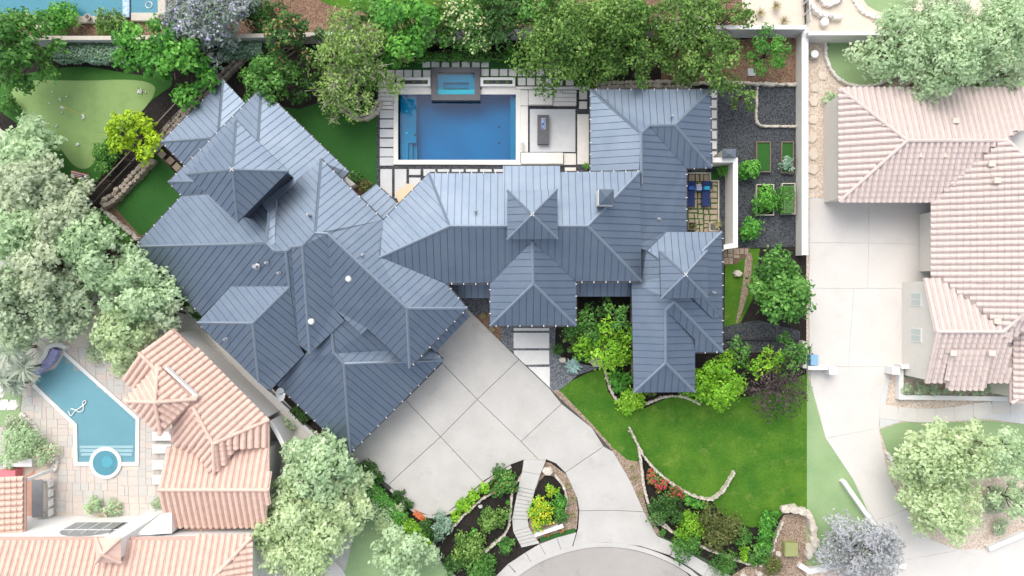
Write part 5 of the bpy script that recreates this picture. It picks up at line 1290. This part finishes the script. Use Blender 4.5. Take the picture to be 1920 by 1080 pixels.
tiled_house(RH, [
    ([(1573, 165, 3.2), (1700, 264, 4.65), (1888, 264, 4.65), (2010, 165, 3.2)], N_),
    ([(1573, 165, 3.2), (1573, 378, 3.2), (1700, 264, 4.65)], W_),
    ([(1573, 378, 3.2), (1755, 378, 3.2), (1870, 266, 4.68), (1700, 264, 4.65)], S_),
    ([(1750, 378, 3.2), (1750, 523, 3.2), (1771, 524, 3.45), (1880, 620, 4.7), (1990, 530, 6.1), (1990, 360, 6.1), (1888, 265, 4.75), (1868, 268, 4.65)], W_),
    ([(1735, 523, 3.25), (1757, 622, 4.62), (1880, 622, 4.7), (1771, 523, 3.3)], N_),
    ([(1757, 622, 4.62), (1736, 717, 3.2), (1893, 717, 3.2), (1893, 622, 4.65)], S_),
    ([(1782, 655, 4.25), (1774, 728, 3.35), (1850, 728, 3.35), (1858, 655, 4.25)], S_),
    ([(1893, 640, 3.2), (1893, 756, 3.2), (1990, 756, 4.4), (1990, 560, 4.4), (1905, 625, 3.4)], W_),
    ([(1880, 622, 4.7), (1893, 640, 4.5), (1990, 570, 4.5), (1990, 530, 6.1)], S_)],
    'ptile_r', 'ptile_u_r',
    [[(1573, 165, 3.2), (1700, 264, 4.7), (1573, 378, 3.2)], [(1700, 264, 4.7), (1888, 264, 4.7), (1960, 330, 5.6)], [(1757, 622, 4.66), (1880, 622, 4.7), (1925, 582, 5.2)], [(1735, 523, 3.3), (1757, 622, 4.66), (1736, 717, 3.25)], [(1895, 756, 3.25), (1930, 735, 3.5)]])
walls(RH, [(1573, 165), (1990, 165), (1990, 378), (1573, 378)], 3.2, .35, 'pstucco')
walls(RH, [(1750, 370), (1990, 370), (1990, 530), (1750, 530)], 3.2, .9, 'pstucco')
walls(RH, [(1893, 640), (1990, 640), (1990, 756), (1893, 756)], 3.2, .4, 'pstucco')
q = [P(1736, 525, 3.2), P(1895, 525, 3.2), P(1895, 715, 3.2), P(1736, 715, 3.2)]; gx = q[0].x + .06
G().prism([Vector((gx, q[3].y + .1, 3.1)), Vector((q[1].x, q[3].y + .1, 3.1)), Vector((q[1].x, q[0].y - .1, 3.1)), Vector((gx, q[0].y - .1, 3.1))],
          [Vector((gx, q[3].y + .1, -.05)), Vector((q[1].x, q[3].y + .1, -.05)), Vector((q[1].x, q[0].y - .1, -.05)), Vector((gx, q[0].y - .1, -.05))]).make('wall', M['pstucco'], RH)
ym = (q[0].y + q[3].y) / 2
G().prism([Vector((gx + .01, q[3].y + .1, 3.1)), Vector((gx + .3, q[3].y + .1, 3.1)), Vector((gx + .3, ym, 4.42)), Vector((gx + .01, ym, 4.42))][::1], [Vector((gx + .01, q[0].y - .1, 3.1)), Vector((gx + .3, q[0].y - .1, 3.1)), Vector((gx + .3, ym, 4.40)), Vector((gx + .01, ym, 4.40))]).make('gable', M['pstucco'], RH)
for y in (561, 628):
    zc = 1.95; yy = P(0, y, zc).y
    G().box((gx - .01, yy, zc), (.08, 1.05, 1.35)).make('window_frame', M['pwhite'], RH)
    wf = COL.objects[-1]
    for s in (-.24, .24): G().box((gx - .045, yy + s, zc), (.04, .40, 1.15)).make('pane', M['ppane'], wf)
for x, y, z in ((1728, 290, 4.2), (1768, 290, 4.2), (1860, 307, 4.6), (1870, 338, 4.8), (1870, 602, 4.6), (1788, 662, 4.4), (1860, 662, 4.4), (1792, 226, 4.2)):
    G().box(P(x, y, z + .18), (.45, .38, .12)).make('roof_vent', M['psand'], RH)
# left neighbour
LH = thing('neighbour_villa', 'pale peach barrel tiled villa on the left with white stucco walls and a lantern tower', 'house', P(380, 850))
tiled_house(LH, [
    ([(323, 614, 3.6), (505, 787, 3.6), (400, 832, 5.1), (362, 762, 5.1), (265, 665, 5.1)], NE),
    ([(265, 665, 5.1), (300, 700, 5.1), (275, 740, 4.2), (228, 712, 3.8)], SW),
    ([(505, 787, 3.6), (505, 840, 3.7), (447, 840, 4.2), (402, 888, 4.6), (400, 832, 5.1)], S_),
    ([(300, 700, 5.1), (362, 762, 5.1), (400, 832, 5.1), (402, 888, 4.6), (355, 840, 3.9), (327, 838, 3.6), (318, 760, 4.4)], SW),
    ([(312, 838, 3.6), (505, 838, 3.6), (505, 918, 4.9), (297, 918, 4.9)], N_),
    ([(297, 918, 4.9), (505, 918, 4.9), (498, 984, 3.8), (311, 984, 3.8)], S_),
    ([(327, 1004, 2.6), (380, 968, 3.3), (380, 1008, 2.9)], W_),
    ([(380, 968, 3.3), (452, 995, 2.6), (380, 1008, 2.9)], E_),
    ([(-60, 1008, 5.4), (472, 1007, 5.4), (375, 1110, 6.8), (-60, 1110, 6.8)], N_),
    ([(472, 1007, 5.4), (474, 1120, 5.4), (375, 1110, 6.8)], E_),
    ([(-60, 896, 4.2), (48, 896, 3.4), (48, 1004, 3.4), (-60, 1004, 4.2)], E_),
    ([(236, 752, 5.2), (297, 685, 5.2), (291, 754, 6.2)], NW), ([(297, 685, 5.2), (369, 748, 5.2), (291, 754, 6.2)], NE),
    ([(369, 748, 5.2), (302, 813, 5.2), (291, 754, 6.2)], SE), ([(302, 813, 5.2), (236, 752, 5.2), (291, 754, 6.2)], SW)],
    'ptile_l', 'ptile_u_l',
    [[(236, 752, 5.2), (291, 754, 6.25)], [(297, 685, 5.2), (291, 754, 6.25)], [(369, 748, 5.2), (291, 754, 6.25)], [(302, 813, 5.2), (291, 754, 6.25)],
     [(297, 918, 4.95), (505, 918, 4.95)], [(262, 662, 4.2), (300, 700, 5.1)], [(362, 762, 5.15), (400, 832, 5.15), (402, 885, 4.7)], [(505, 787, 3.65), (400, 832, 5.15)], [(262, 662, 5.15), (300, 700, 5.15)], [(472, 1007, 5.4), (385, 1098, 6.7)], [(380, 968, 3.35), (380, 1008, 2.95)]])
walls(LH, [(323, 614), (505, 787), (420, 850), (240, 700)], 3.6, .3, 'pwhite')
walls(LH, [(312, 838), (505, 838), (498, 984), (311, 984)], 3.6, .3, 'pwhite')
walls(LH, [(236, 752), (297, 685), (369, 748), (302, 813)], 5.2, .3, 'pwhite')
walls(LH, [(-60, 1008), (472, 1007), (474, 1110), (-60, 1110)], 5.4, .3, 'pwhite')
for x, y in ((44, 902), (44, 998)):
    p = P(x, y, 3.3); G().box((p.x, p.y, 1.6), (.22, .22, 3.3)).make('post', M['pwhite'], LH)
band([(310, 690), (369, 745)], .16, 4.9, 5.3).make('trim', M['pwhite'], LH)
# curved entrance wall on its right
band(smooth_poly([(505, 790), (520, 812), (538, 850), (540, 900), (530, 950), (508, 980)], 2, False), .3, -.05, 2.6).make('curved_wall', M['pwhite'], LH)
g = G(); c = P(529, 890, 1.4)
for k in range(9):
    a = math.pi * k / 8; g.v.append((c.x + .2, c.y + math.cos(a) * 1.1, .4 + math.sin(a) * 1.6))
g.f = [tuple(range(9))]; G().prism([Vector(v) for v in g.v], [Vector(v) - Vector((.1, 0, 0)) for v in g.v]).make('arch_window', M['pdark'], LH)
# north wall windows of the rear block
yw = P(0, 1008, 5.4).y - .3 + .02
for x, w_ in ((165, 1.9), (240, 1.2), (310, 1.0)):
    xx = P(x, 0, 3.2).x; n = 9
    pf = [Vector((xx + math.cos(math.pi * k / (n - 1)) * w_, yw + .04, 3.3 + math.sin(math.pi * k / (n - 1)) * 1.1)) for k in range(n)] + [Vector((xx - w_, yw + .04, 1.6)), Vector((xx + w_, yw + .04, 1.6))]
    G().prism(pf, [p - Vector((0, .05, 0)) for p in pf]).make('arched_window', M['pdark'], LH); wf = COL.objects[-1]
    for k in (-1, 0, 1): G().box((xx + k * w_ * .5, yw + .06, 2.8), (.06, .04, 2.3)).make('glazing_bar', M['pwhite'], wf)
    G().box((xx, yw + .061, 3.2), (w_ * 1.95, .04, .06)).make('glazing_bar', M['pwhite'], wf)
c = P(200, 1034, 7.0); sh = G().box((c.x, c.y, 3.4), (1.3, 1.3, 6.8)).make('chimney', M['pwhite'], LH)
g = G(); b = [c + Vector((a * .85, b * .85, -.2)) for a, b in ((-1, -1), (1, -1), (1, 1), (-1, 1))]; g.add([*b, c + Vector((0, 0, .45))], [(0, 1, 4), (1, 2, 4), (2, 3, 4), (3, 0, 4), (3, 2, 1, 0)])
for q in b: g.tube(q, c + Vector((0, 0, .5)), .12, .12, 6)
g.make('chimney_cap', M['ptile_l'], sh)
G().prism([P(300, 965, 4.4), P(322, 960, 4.4), P(322, 1000, 4.4), P(250, 1005, 4.4)][::-1], [Vector((p.x, p.y, 0)) for p in [P(300, 965, 4.4), P(322, 960, 4.4), P(322, 1000, 4.4), P(250, 1005, 4.4)][::-1]]).make('buttress', M['pwhite'], LH)
G().box(P(400, 686, 1.5) + Vector((.0, 0, 0)), (.1, .9, .7), R(-45)).make('window', M['pdark'], LH)

# left neighbour garden
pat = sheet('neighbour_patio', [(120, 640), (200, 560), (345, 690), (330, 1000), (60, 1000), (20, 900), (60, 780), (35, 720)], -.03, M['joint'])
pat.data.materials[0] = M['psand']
rs = random.Random(9)
def pflag_fill(x0, y0, x1, y1, poly):
    for r_ in split2(x0, y0, x1, y1):
        cx, cy = (r_[0] + r_[2]) / 2, (r_[1] + r_[3]) / 2
        if inside((cx, cy), [Vector((x, y)) for x, y in poly]): paver(pat, rect(r_[0] + .2, r_[1] + .2, r_[2] - .2, r_[3] - .2), .0 + rs.uniform(0, .006), rs.choice(PF), .04, 0, 'flagstone')
def split2(x0, y0, x1, y1):
    if (x1 - x0) * (y1 - y0) < 330 or (max(x1 - x0, y1 - y0) < 20): return [(x0, y0, x1, y1)]
    if (x1 - x0) > (y1 - y0) * rs.uniform(.7, 1.4): c = x0 + (x1 - x0) * rs.uniform(.36, .64); return split2(x0, y0, c, y1) + split2(c, y0, x1, y1)
    c = y0 + (y1 - y0) * rs.uniform(.36, .64); return split2(x0, y0, x1, c) + split2(x0, c, x1, y1)
PF = [mat('flagstone_cream', (.57, .52, .46), (.52, .47, .42), 1.5), mat('flagstone_grey', (.52, .50, .46), (.48, .46, .43), 1.5), mat('flagstone_rose', (.57, .50, .45), (.53, .46, .41), 1.5)]  # villa patio stones, white veil included in their colours
pflag_fill(30, 600, 335, 1000, [(118, 668), (140, 640), (205, 655), (330, 800), (330, 975), (270, 990), (90, 960), (98, 880), (60, 790), (36, 725), (64, 722), (138, 800), (142, 872), (170, 872), (175, 895), (225, 897), (232, 872), (262, 872), (262, 780)])
pool2 = thing('villa_pool', 'pale aqua bent swimming pool with white coping behind the left villa', 'pool', P(180, 790))
pp = [(122, 662), (255, 787), (253, 866), (146, 866), (144, 795), (62, 720), (80, 700), (104, 690)]
sheet('basin', pp, -.01, M['ppool'], parent=pool2)
sheet('water', pp, .03, M['pwater'], parent=pool2)
band([(120, 662), (257.5, 785), (256.5, 870), (142, 870), (140.5, 797), (62, 722)], .28, -.02, .1).make('coping', M['pwhite'], pool2)
for k in range(3): G().box(P(200, 838 + k * 7, .032), (4.2 - k * .1, .22, .015)).make('step', M['ppool'], pool2)
sp2 = thing('villa_spa', 'round spa with a white rim joined to the pale aqua pool', 'spa', P(198, 870))
c = P(198, 868, .1); G().disc((c.x, c.y, -.02), 1.25, .16, 32).make('rim', M['pwhite'], sp2); G().disc((c.x, c.y, .1), .98, .05, 32).make('basin', M['ppool'], sp2); G().disc((c.x, c.y, .152), .98, .004, 32).make('water', M['pwater'], sp2)
G().disc((c.x + .15, c.y + .1, .16), .45, .005, 20).make('bench', M['teal_floor'], sp2)
band(smooth_poly([(62, 700), (78, 688), (94, 676), (103, 655)], 2, False), .55, 0, .5).make('raised_wall', M['purpletile'], pool2)
band(smooth_poly([(54, 694), (70, 682), (84, 668), (88, 650), (108, 646), (122, 652)], 2, False), .3, 0, .55).make('raised_coping', M['pwhite'], pool2)
t = thing('pool_hose', 'white floating cleaner hose looped in the pale aqua pool', 'hose', P(145, 765))
pts = [P(x, y, .08) for x, y in smooth_poly([(128, 770), (133, 782), (140, 770), (150, 765), (162, 755), (160, 750), (154, 754), (158, 768), (150, 774), (140, 768), (132, 766)], 2, False)]
g = G()
for a, b in zip(pts, pts[1:]): g.tube(a, b, .04, .04, 5)
g.make('hose_line', M['skylite'], t)
for k, y in enumerate((818, 842, 872, 900)):
    p = P(303, y, .35); t = thing('pool_lounger', ['uppermost', 'second', 'third', 'lowest'][k] + ' white cushioned lounger lined up along the left villa wall', 'sun lounger', (p.x, p.y, 0), 'white loungers beside the villa')
    G().box((p.x, p.y, .2), (1.6, .75, .06)).make('frame', M['pgrey'], t); G().box((p.x, p.y, .3), (1.5, .7, .12), 0, .97).make('cushion', M['pwhite'], t)
    for s in (-.7, .7): G().box((p.x + s, p.y, .08), (.06, .6, .18)).make('leg', M['pgrey'], t)
p = P(70, 935, .9); t = thing('dining_table', 'long grey outdoor bar table next to the small tiled roof', 'table', (p.x, p.y, 0)); G().box((p.x, p.y, .88), (.85, 2.9, .06)).make('table_top', M['pdark'], t)
for s in (-1.2, 1.2): G().box((p.x, p.y + s, .42), (.6, .1, .86)).make('leg', M['pgrey'], t)
for k in range(4):
    p = P(93, 905 + k * 18, .5); t = thing('bar_stool', ['topmost', 'second', 'third', 'lowest'][k] + ' grey metal chair beside the long bar table', 'chair', (p.x, p.y, 0), 'chairs at the bar table')
    G().box((p.x, p.y, .48), (.5, .5, .05)).make('seat', M['pgrey'], t); G().box((p.x + .27, p.y, .75), (.05, .5, .5)).make('backrest', M['pwhite'], t)
    for a in (-.2, .2):
        for b in (-.2, .2): G().box((p.x + a, p.y + b, .23), (.04, .04, .46)).make('leg', M['pgrey'], t)
sheet('terracotta_floor', [(48, 895), (65, 880), (62, 975), (135, 975), (100, 1000), (48, 1000)], -.01, M['pterra'])
t = thing('grill_counter', 'red covered grill beside a white counter at the left edge', 'grill', P(20, 888)); G().box(P(18, 889, .5) - Vector((0, 0, .15)), (1.3, .7, .9)).make('cover', M['pred'], t); G().box(P(38, 866, .5) - Vector((0, 0, .1)), (2.2, .6, .8)).make('counter', M['pwhite'], t)
fb = sheet('flower_bed', [(140, 975), (148, 955), (175, 943), (215, 943), (236, 958), (241, 975)], .0, M['pmulch'])
shrub(172, 950, 16, .9, 'pmid', 'pale shrub on the left of the half round flower bed', flowers=(10, 'ppink', .14)); shrub(205, 955, 15, .8, 'pmid', 'pale pink flowered shrub on the right of the half round flower bed', flowers=(30, 'ppink', .16)); shrub(190, 968, 10, .6, 'pmid', 'pale pink flowered shrub at the front of the half round flower bed', flowers=(60, 'ppink', .16))
shrub(30, 832, 36, 2, 'pmid', 'pale round bush left of the villa pool'); shrub(78, 850, 20, 1.2, 'pmid', 'pale bush with pink blooms between round bush and patio', flowers=(60, 'ppink', .2)); shrub(20, 800, 22, 1.2, 'pdark', 'pale shrub with pink flowers at the left edge', flowers=(40, 'ppink', .18))
shrub(10, 865, 20, 1.2, 'pmid', 'pale shrub beside the red covered grill')
shrub(290, 945, 12, 1, 'pdark', 'pale dark shrub against the white villa wall')
for k, (x, y, r_) in enumerate(((20, 655, 46), (45, 690, 36), (5, 710, 34), (30, 720, 30))): fronds(x, y, r_, 60, 2.6 - k * .4, 'ppalm', ['tall pale fan palm at the left edge', 'pale fan palm next to the violet pool wall', 'pale fan palm low at the left edge', 'small pale fan palm below the others'][k], 'palm', 'palm', .2, .6, .08, .8)
PT = lambda x, y, r_, h, sp, l, **k: tree(x, y, r_, h, sp, l, size=k.pop('size', .26), **k)
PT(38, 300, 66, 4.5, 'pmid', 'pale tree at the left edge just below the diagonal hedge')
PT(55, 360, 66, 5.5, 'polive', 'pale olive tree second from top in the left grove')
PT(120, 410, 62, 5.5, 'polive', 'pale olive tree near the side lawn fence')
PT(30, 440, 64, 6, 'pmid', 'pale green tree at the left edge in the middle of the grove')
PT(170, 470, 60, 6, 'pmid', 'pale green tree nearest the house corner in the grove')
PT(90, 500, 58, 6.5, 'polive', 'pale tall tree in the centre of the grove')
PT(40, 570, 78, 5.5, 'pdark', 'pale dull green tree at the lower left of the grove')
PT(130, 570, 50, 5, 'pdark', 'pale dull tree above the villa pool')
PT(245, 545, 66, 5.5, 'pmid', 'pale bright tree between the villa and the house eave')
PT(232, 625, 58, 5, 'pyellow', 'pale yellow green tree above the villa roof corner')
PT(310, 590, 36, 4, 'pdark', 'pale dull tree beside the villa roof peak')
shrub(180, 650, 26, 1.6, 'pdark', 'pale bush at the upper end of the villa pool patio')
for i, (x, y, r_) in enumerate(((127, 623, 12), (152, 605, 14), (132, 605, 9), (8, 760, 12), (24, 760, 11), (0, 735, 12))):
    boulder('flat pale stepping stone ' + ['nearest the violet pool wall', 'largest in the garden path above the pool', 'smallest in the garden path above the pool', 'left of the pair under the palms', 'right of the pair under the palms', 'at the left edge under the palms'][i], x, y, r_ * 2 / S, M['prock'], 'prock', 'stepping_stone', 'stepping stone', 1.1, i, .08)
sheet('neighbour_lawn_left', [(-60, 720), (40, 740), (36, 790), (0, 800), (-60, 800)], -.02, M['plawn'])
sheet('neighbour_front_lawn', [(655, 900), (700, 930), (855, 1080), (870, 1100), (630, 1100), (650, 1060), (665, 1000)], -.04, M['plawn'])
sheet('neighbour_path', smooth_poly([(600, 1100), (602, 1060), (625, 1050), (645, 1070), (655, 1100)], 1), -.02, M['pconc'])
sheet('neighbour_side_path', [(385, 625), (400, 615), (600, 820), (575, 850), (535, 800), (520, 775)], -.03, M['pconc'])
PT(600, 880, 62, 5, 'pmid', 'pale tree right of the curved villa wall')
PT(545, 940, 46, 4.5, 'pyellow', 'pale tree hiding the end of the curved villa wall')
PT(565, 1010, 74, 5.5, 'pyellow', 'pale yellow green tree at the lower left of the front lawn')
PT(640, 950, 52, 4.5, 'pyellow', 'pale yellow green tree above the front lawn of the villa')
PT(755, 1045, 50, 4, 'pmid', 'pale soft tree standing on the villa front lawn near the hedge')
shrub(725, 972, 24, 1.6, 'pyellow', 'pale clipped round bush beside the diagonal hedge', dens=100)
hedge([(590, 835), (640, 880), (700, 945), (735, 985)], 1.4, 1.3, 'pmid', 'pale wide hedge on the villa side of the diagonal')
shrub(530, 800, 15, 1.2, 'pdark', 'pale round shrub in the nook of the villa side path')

# right neighbour garden
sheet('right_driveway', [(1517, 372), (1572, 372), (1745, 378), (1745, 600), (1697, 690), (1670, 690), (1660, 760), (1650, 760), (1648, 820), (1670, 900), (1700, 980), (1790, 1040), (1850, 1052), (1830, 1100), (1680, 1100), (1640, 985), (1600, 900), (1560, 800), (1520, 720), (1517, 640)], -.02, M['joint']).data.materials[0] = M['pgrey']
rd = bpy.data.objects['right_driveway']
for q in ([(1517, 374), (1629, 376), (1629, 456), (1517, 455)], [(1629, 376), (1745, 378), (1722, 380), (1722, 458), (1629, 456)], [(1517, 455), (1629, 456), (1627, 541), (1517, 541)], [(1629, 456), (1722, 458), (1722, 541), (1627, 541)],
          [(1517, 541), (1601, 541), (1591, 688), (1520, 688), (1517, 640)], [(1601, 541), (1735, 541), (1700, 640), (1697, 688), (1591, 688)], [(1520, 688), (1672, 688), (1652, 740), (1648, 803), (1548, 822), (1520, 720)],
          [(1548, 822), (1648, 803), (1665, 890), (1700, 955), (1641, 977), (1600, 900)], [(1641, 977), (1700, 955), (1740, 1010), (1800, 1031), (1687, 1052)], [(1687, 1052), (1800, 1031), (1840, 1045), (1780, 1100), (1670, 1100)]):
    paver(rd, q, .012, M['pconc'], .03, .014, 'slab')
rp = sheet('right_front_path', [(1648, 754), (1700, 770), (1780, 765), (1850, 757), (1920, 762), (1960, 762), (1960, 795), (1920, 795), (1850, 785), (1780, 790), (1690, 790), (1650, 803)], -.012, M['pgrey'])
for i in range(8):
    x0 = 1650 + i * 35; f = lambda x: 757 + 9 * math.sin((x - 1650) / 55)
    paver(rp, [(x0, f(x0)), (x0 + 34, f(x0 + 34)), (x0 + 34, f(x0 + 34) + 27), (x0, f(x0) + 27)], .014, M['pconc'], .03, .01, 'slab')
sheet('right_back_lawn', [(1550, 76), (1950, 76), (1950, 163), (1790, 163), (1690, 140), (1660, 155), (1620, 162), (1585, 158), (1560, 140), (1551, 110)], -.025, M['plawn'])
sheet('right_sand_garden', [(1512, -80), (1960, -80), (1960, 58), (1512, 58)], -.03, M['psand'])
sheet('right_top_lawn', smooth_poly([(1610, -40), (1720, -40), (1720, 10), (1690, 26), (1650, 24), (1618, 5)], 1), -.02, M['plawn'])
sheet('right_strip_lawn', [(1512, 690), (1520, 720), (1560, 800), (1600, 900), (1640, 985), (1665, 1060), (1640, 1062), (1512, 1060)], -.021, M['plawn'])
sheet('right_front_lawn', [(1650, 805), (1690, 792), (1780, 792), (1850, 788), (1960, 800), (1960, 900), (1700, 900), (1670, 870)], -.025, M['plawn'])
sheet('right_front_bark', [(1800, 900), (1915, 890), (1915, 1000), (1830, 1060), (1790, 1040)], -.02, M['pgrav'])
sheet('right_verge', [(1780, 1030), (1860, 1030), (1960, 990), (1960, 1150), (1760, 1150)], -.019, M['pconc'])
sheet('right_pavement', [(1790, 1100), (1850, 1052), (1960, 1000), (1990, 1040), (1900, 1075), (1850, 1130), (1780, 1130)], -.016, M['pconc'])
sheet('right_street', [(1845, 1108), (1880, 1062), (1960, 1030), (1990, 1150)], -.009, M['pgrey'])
band([(1700, 1062), (1580, 1060), (1518, 1072), (1500, 1060)], .4, 0, .4).make('low_white_wall', M['pwhite']); tag(bpy.data.objects['low_white_wall'], 'low white wall below the pale lilac bush at the bottom', 'wall')
wall('slanting low white wall beside the lower right driveway', [(1582, 902), (1612, 945), (1640, 985)], .32, .5, 'pwhite')
wall('white kerb wall ending at the lower right pavement', [(1855, 1030), (1925, 1000)], .35, .4, 'pwhite')
wall('white low wall round the gravel bed under the stucco gable', [(1690, 690), (1690, 745), (1893, 748)], .35, .5, 'pwhite')
t = thing('gate_pillar', 'white gate pillar and low wall stub beside the blue bin', 'wall', P(1560, 695)); band([(1515, 690), (1553, 690)], .3, 0, 1.0).make('wall_body', M['pwhite'], t); G().box(P(1562, 695, 1.1) - Vector((0, 0, .55)), (.6, .6, 1.15)).make('pillar', M['pwhite'], t)
t = thing('gate_pillar', 'white gate pillar beside the stucco gable', 'wall', P(1678, 690)); G().box(P(1680, 695, 1.1) - Vector((0, 0, .55)), (.6, .6, 1.15)).make('pillar', M['pwhite'], t); band([(1690, 688), (1708, 688)], .3, 0, 1.0).make('wall_body', M['pwhite'], t)
t = thing('trash_bin', 'blue plastic wheeled bin against the right boundary wall', 'bin', P(1526, 675)); p = P(1527, 675, 1.0)
G().box((p.x, p.y, .5), (.5, .7, .95), 0, 1.1).make('body', M['bluebin'], t); G().box((p.x, p.y, 1.0), (.58, .8, .06)).make('lid', M['bluebin'], t)
for s in (-.2, .2): G().tube((p.x + s, p.y + .35, .1), (p.x + s + .06, p.y + .35, .1), .1, .1, 10).make('wheel', M['black'], t)
for k, (x, y, r_) in enumerate(((1528, 101, .3), (1547, 40, .3))):
    c = P(x, y, .5); t = thing('barrel', ['round white lidded barrel in the gravel side passage', 'round silver lidded barrel by the stone bench wall'][k], 'barrel', (c.x, c.y, 0)); G().disc((c.x, c.y, 0), r_ * .9, .5, 18, r_).make('body', M['pwhite'], t); G().disc((c.x, c.y, .5), r_ * 1.05, .05, 18, r_ * .9).make('lid', M['skylite'], t)
for k, (x, y, s) in enumerate(((1542, 142, .7), (1527, 165, .7), (1525, 190, .85), (1525, 225, .8), (1523, 258, .9), (1524, 290, .9), (1524, 318, .9), (1524, 345, .8))):
    boulder(['first', 'second', 'third', 'fourth', 'fifth', 'sixth', 'seventh', 'last'][k] + ' flat sandy stepping stone counted from the top of the right gravel passage', x, y, s, M['psand'], 'psand', 'stepping_stone', 'stepping stone', 1.1, k, .08)
shrub(1560, 182, 13, 1, 'pmid', 'pale green shrub at the corner of the pink tiled roof')
for k in range(7): shrub(1700 + k * 26 + (k % 2) * 3, 731 + (k % 3), 11, .8, 'pdark', ['first', 'second', 'third', 'fourth', 'fifth', 'sixth', 'seventh'][k] + ' pale shrub from the left in the row below the pink tiled gable')
for k in range(2): shrub(1706 + k * 21, 702, 8, .6, 'pdark', ['left', 'right'][k] + ' small pale round shrub of the pair against the stucco gable')
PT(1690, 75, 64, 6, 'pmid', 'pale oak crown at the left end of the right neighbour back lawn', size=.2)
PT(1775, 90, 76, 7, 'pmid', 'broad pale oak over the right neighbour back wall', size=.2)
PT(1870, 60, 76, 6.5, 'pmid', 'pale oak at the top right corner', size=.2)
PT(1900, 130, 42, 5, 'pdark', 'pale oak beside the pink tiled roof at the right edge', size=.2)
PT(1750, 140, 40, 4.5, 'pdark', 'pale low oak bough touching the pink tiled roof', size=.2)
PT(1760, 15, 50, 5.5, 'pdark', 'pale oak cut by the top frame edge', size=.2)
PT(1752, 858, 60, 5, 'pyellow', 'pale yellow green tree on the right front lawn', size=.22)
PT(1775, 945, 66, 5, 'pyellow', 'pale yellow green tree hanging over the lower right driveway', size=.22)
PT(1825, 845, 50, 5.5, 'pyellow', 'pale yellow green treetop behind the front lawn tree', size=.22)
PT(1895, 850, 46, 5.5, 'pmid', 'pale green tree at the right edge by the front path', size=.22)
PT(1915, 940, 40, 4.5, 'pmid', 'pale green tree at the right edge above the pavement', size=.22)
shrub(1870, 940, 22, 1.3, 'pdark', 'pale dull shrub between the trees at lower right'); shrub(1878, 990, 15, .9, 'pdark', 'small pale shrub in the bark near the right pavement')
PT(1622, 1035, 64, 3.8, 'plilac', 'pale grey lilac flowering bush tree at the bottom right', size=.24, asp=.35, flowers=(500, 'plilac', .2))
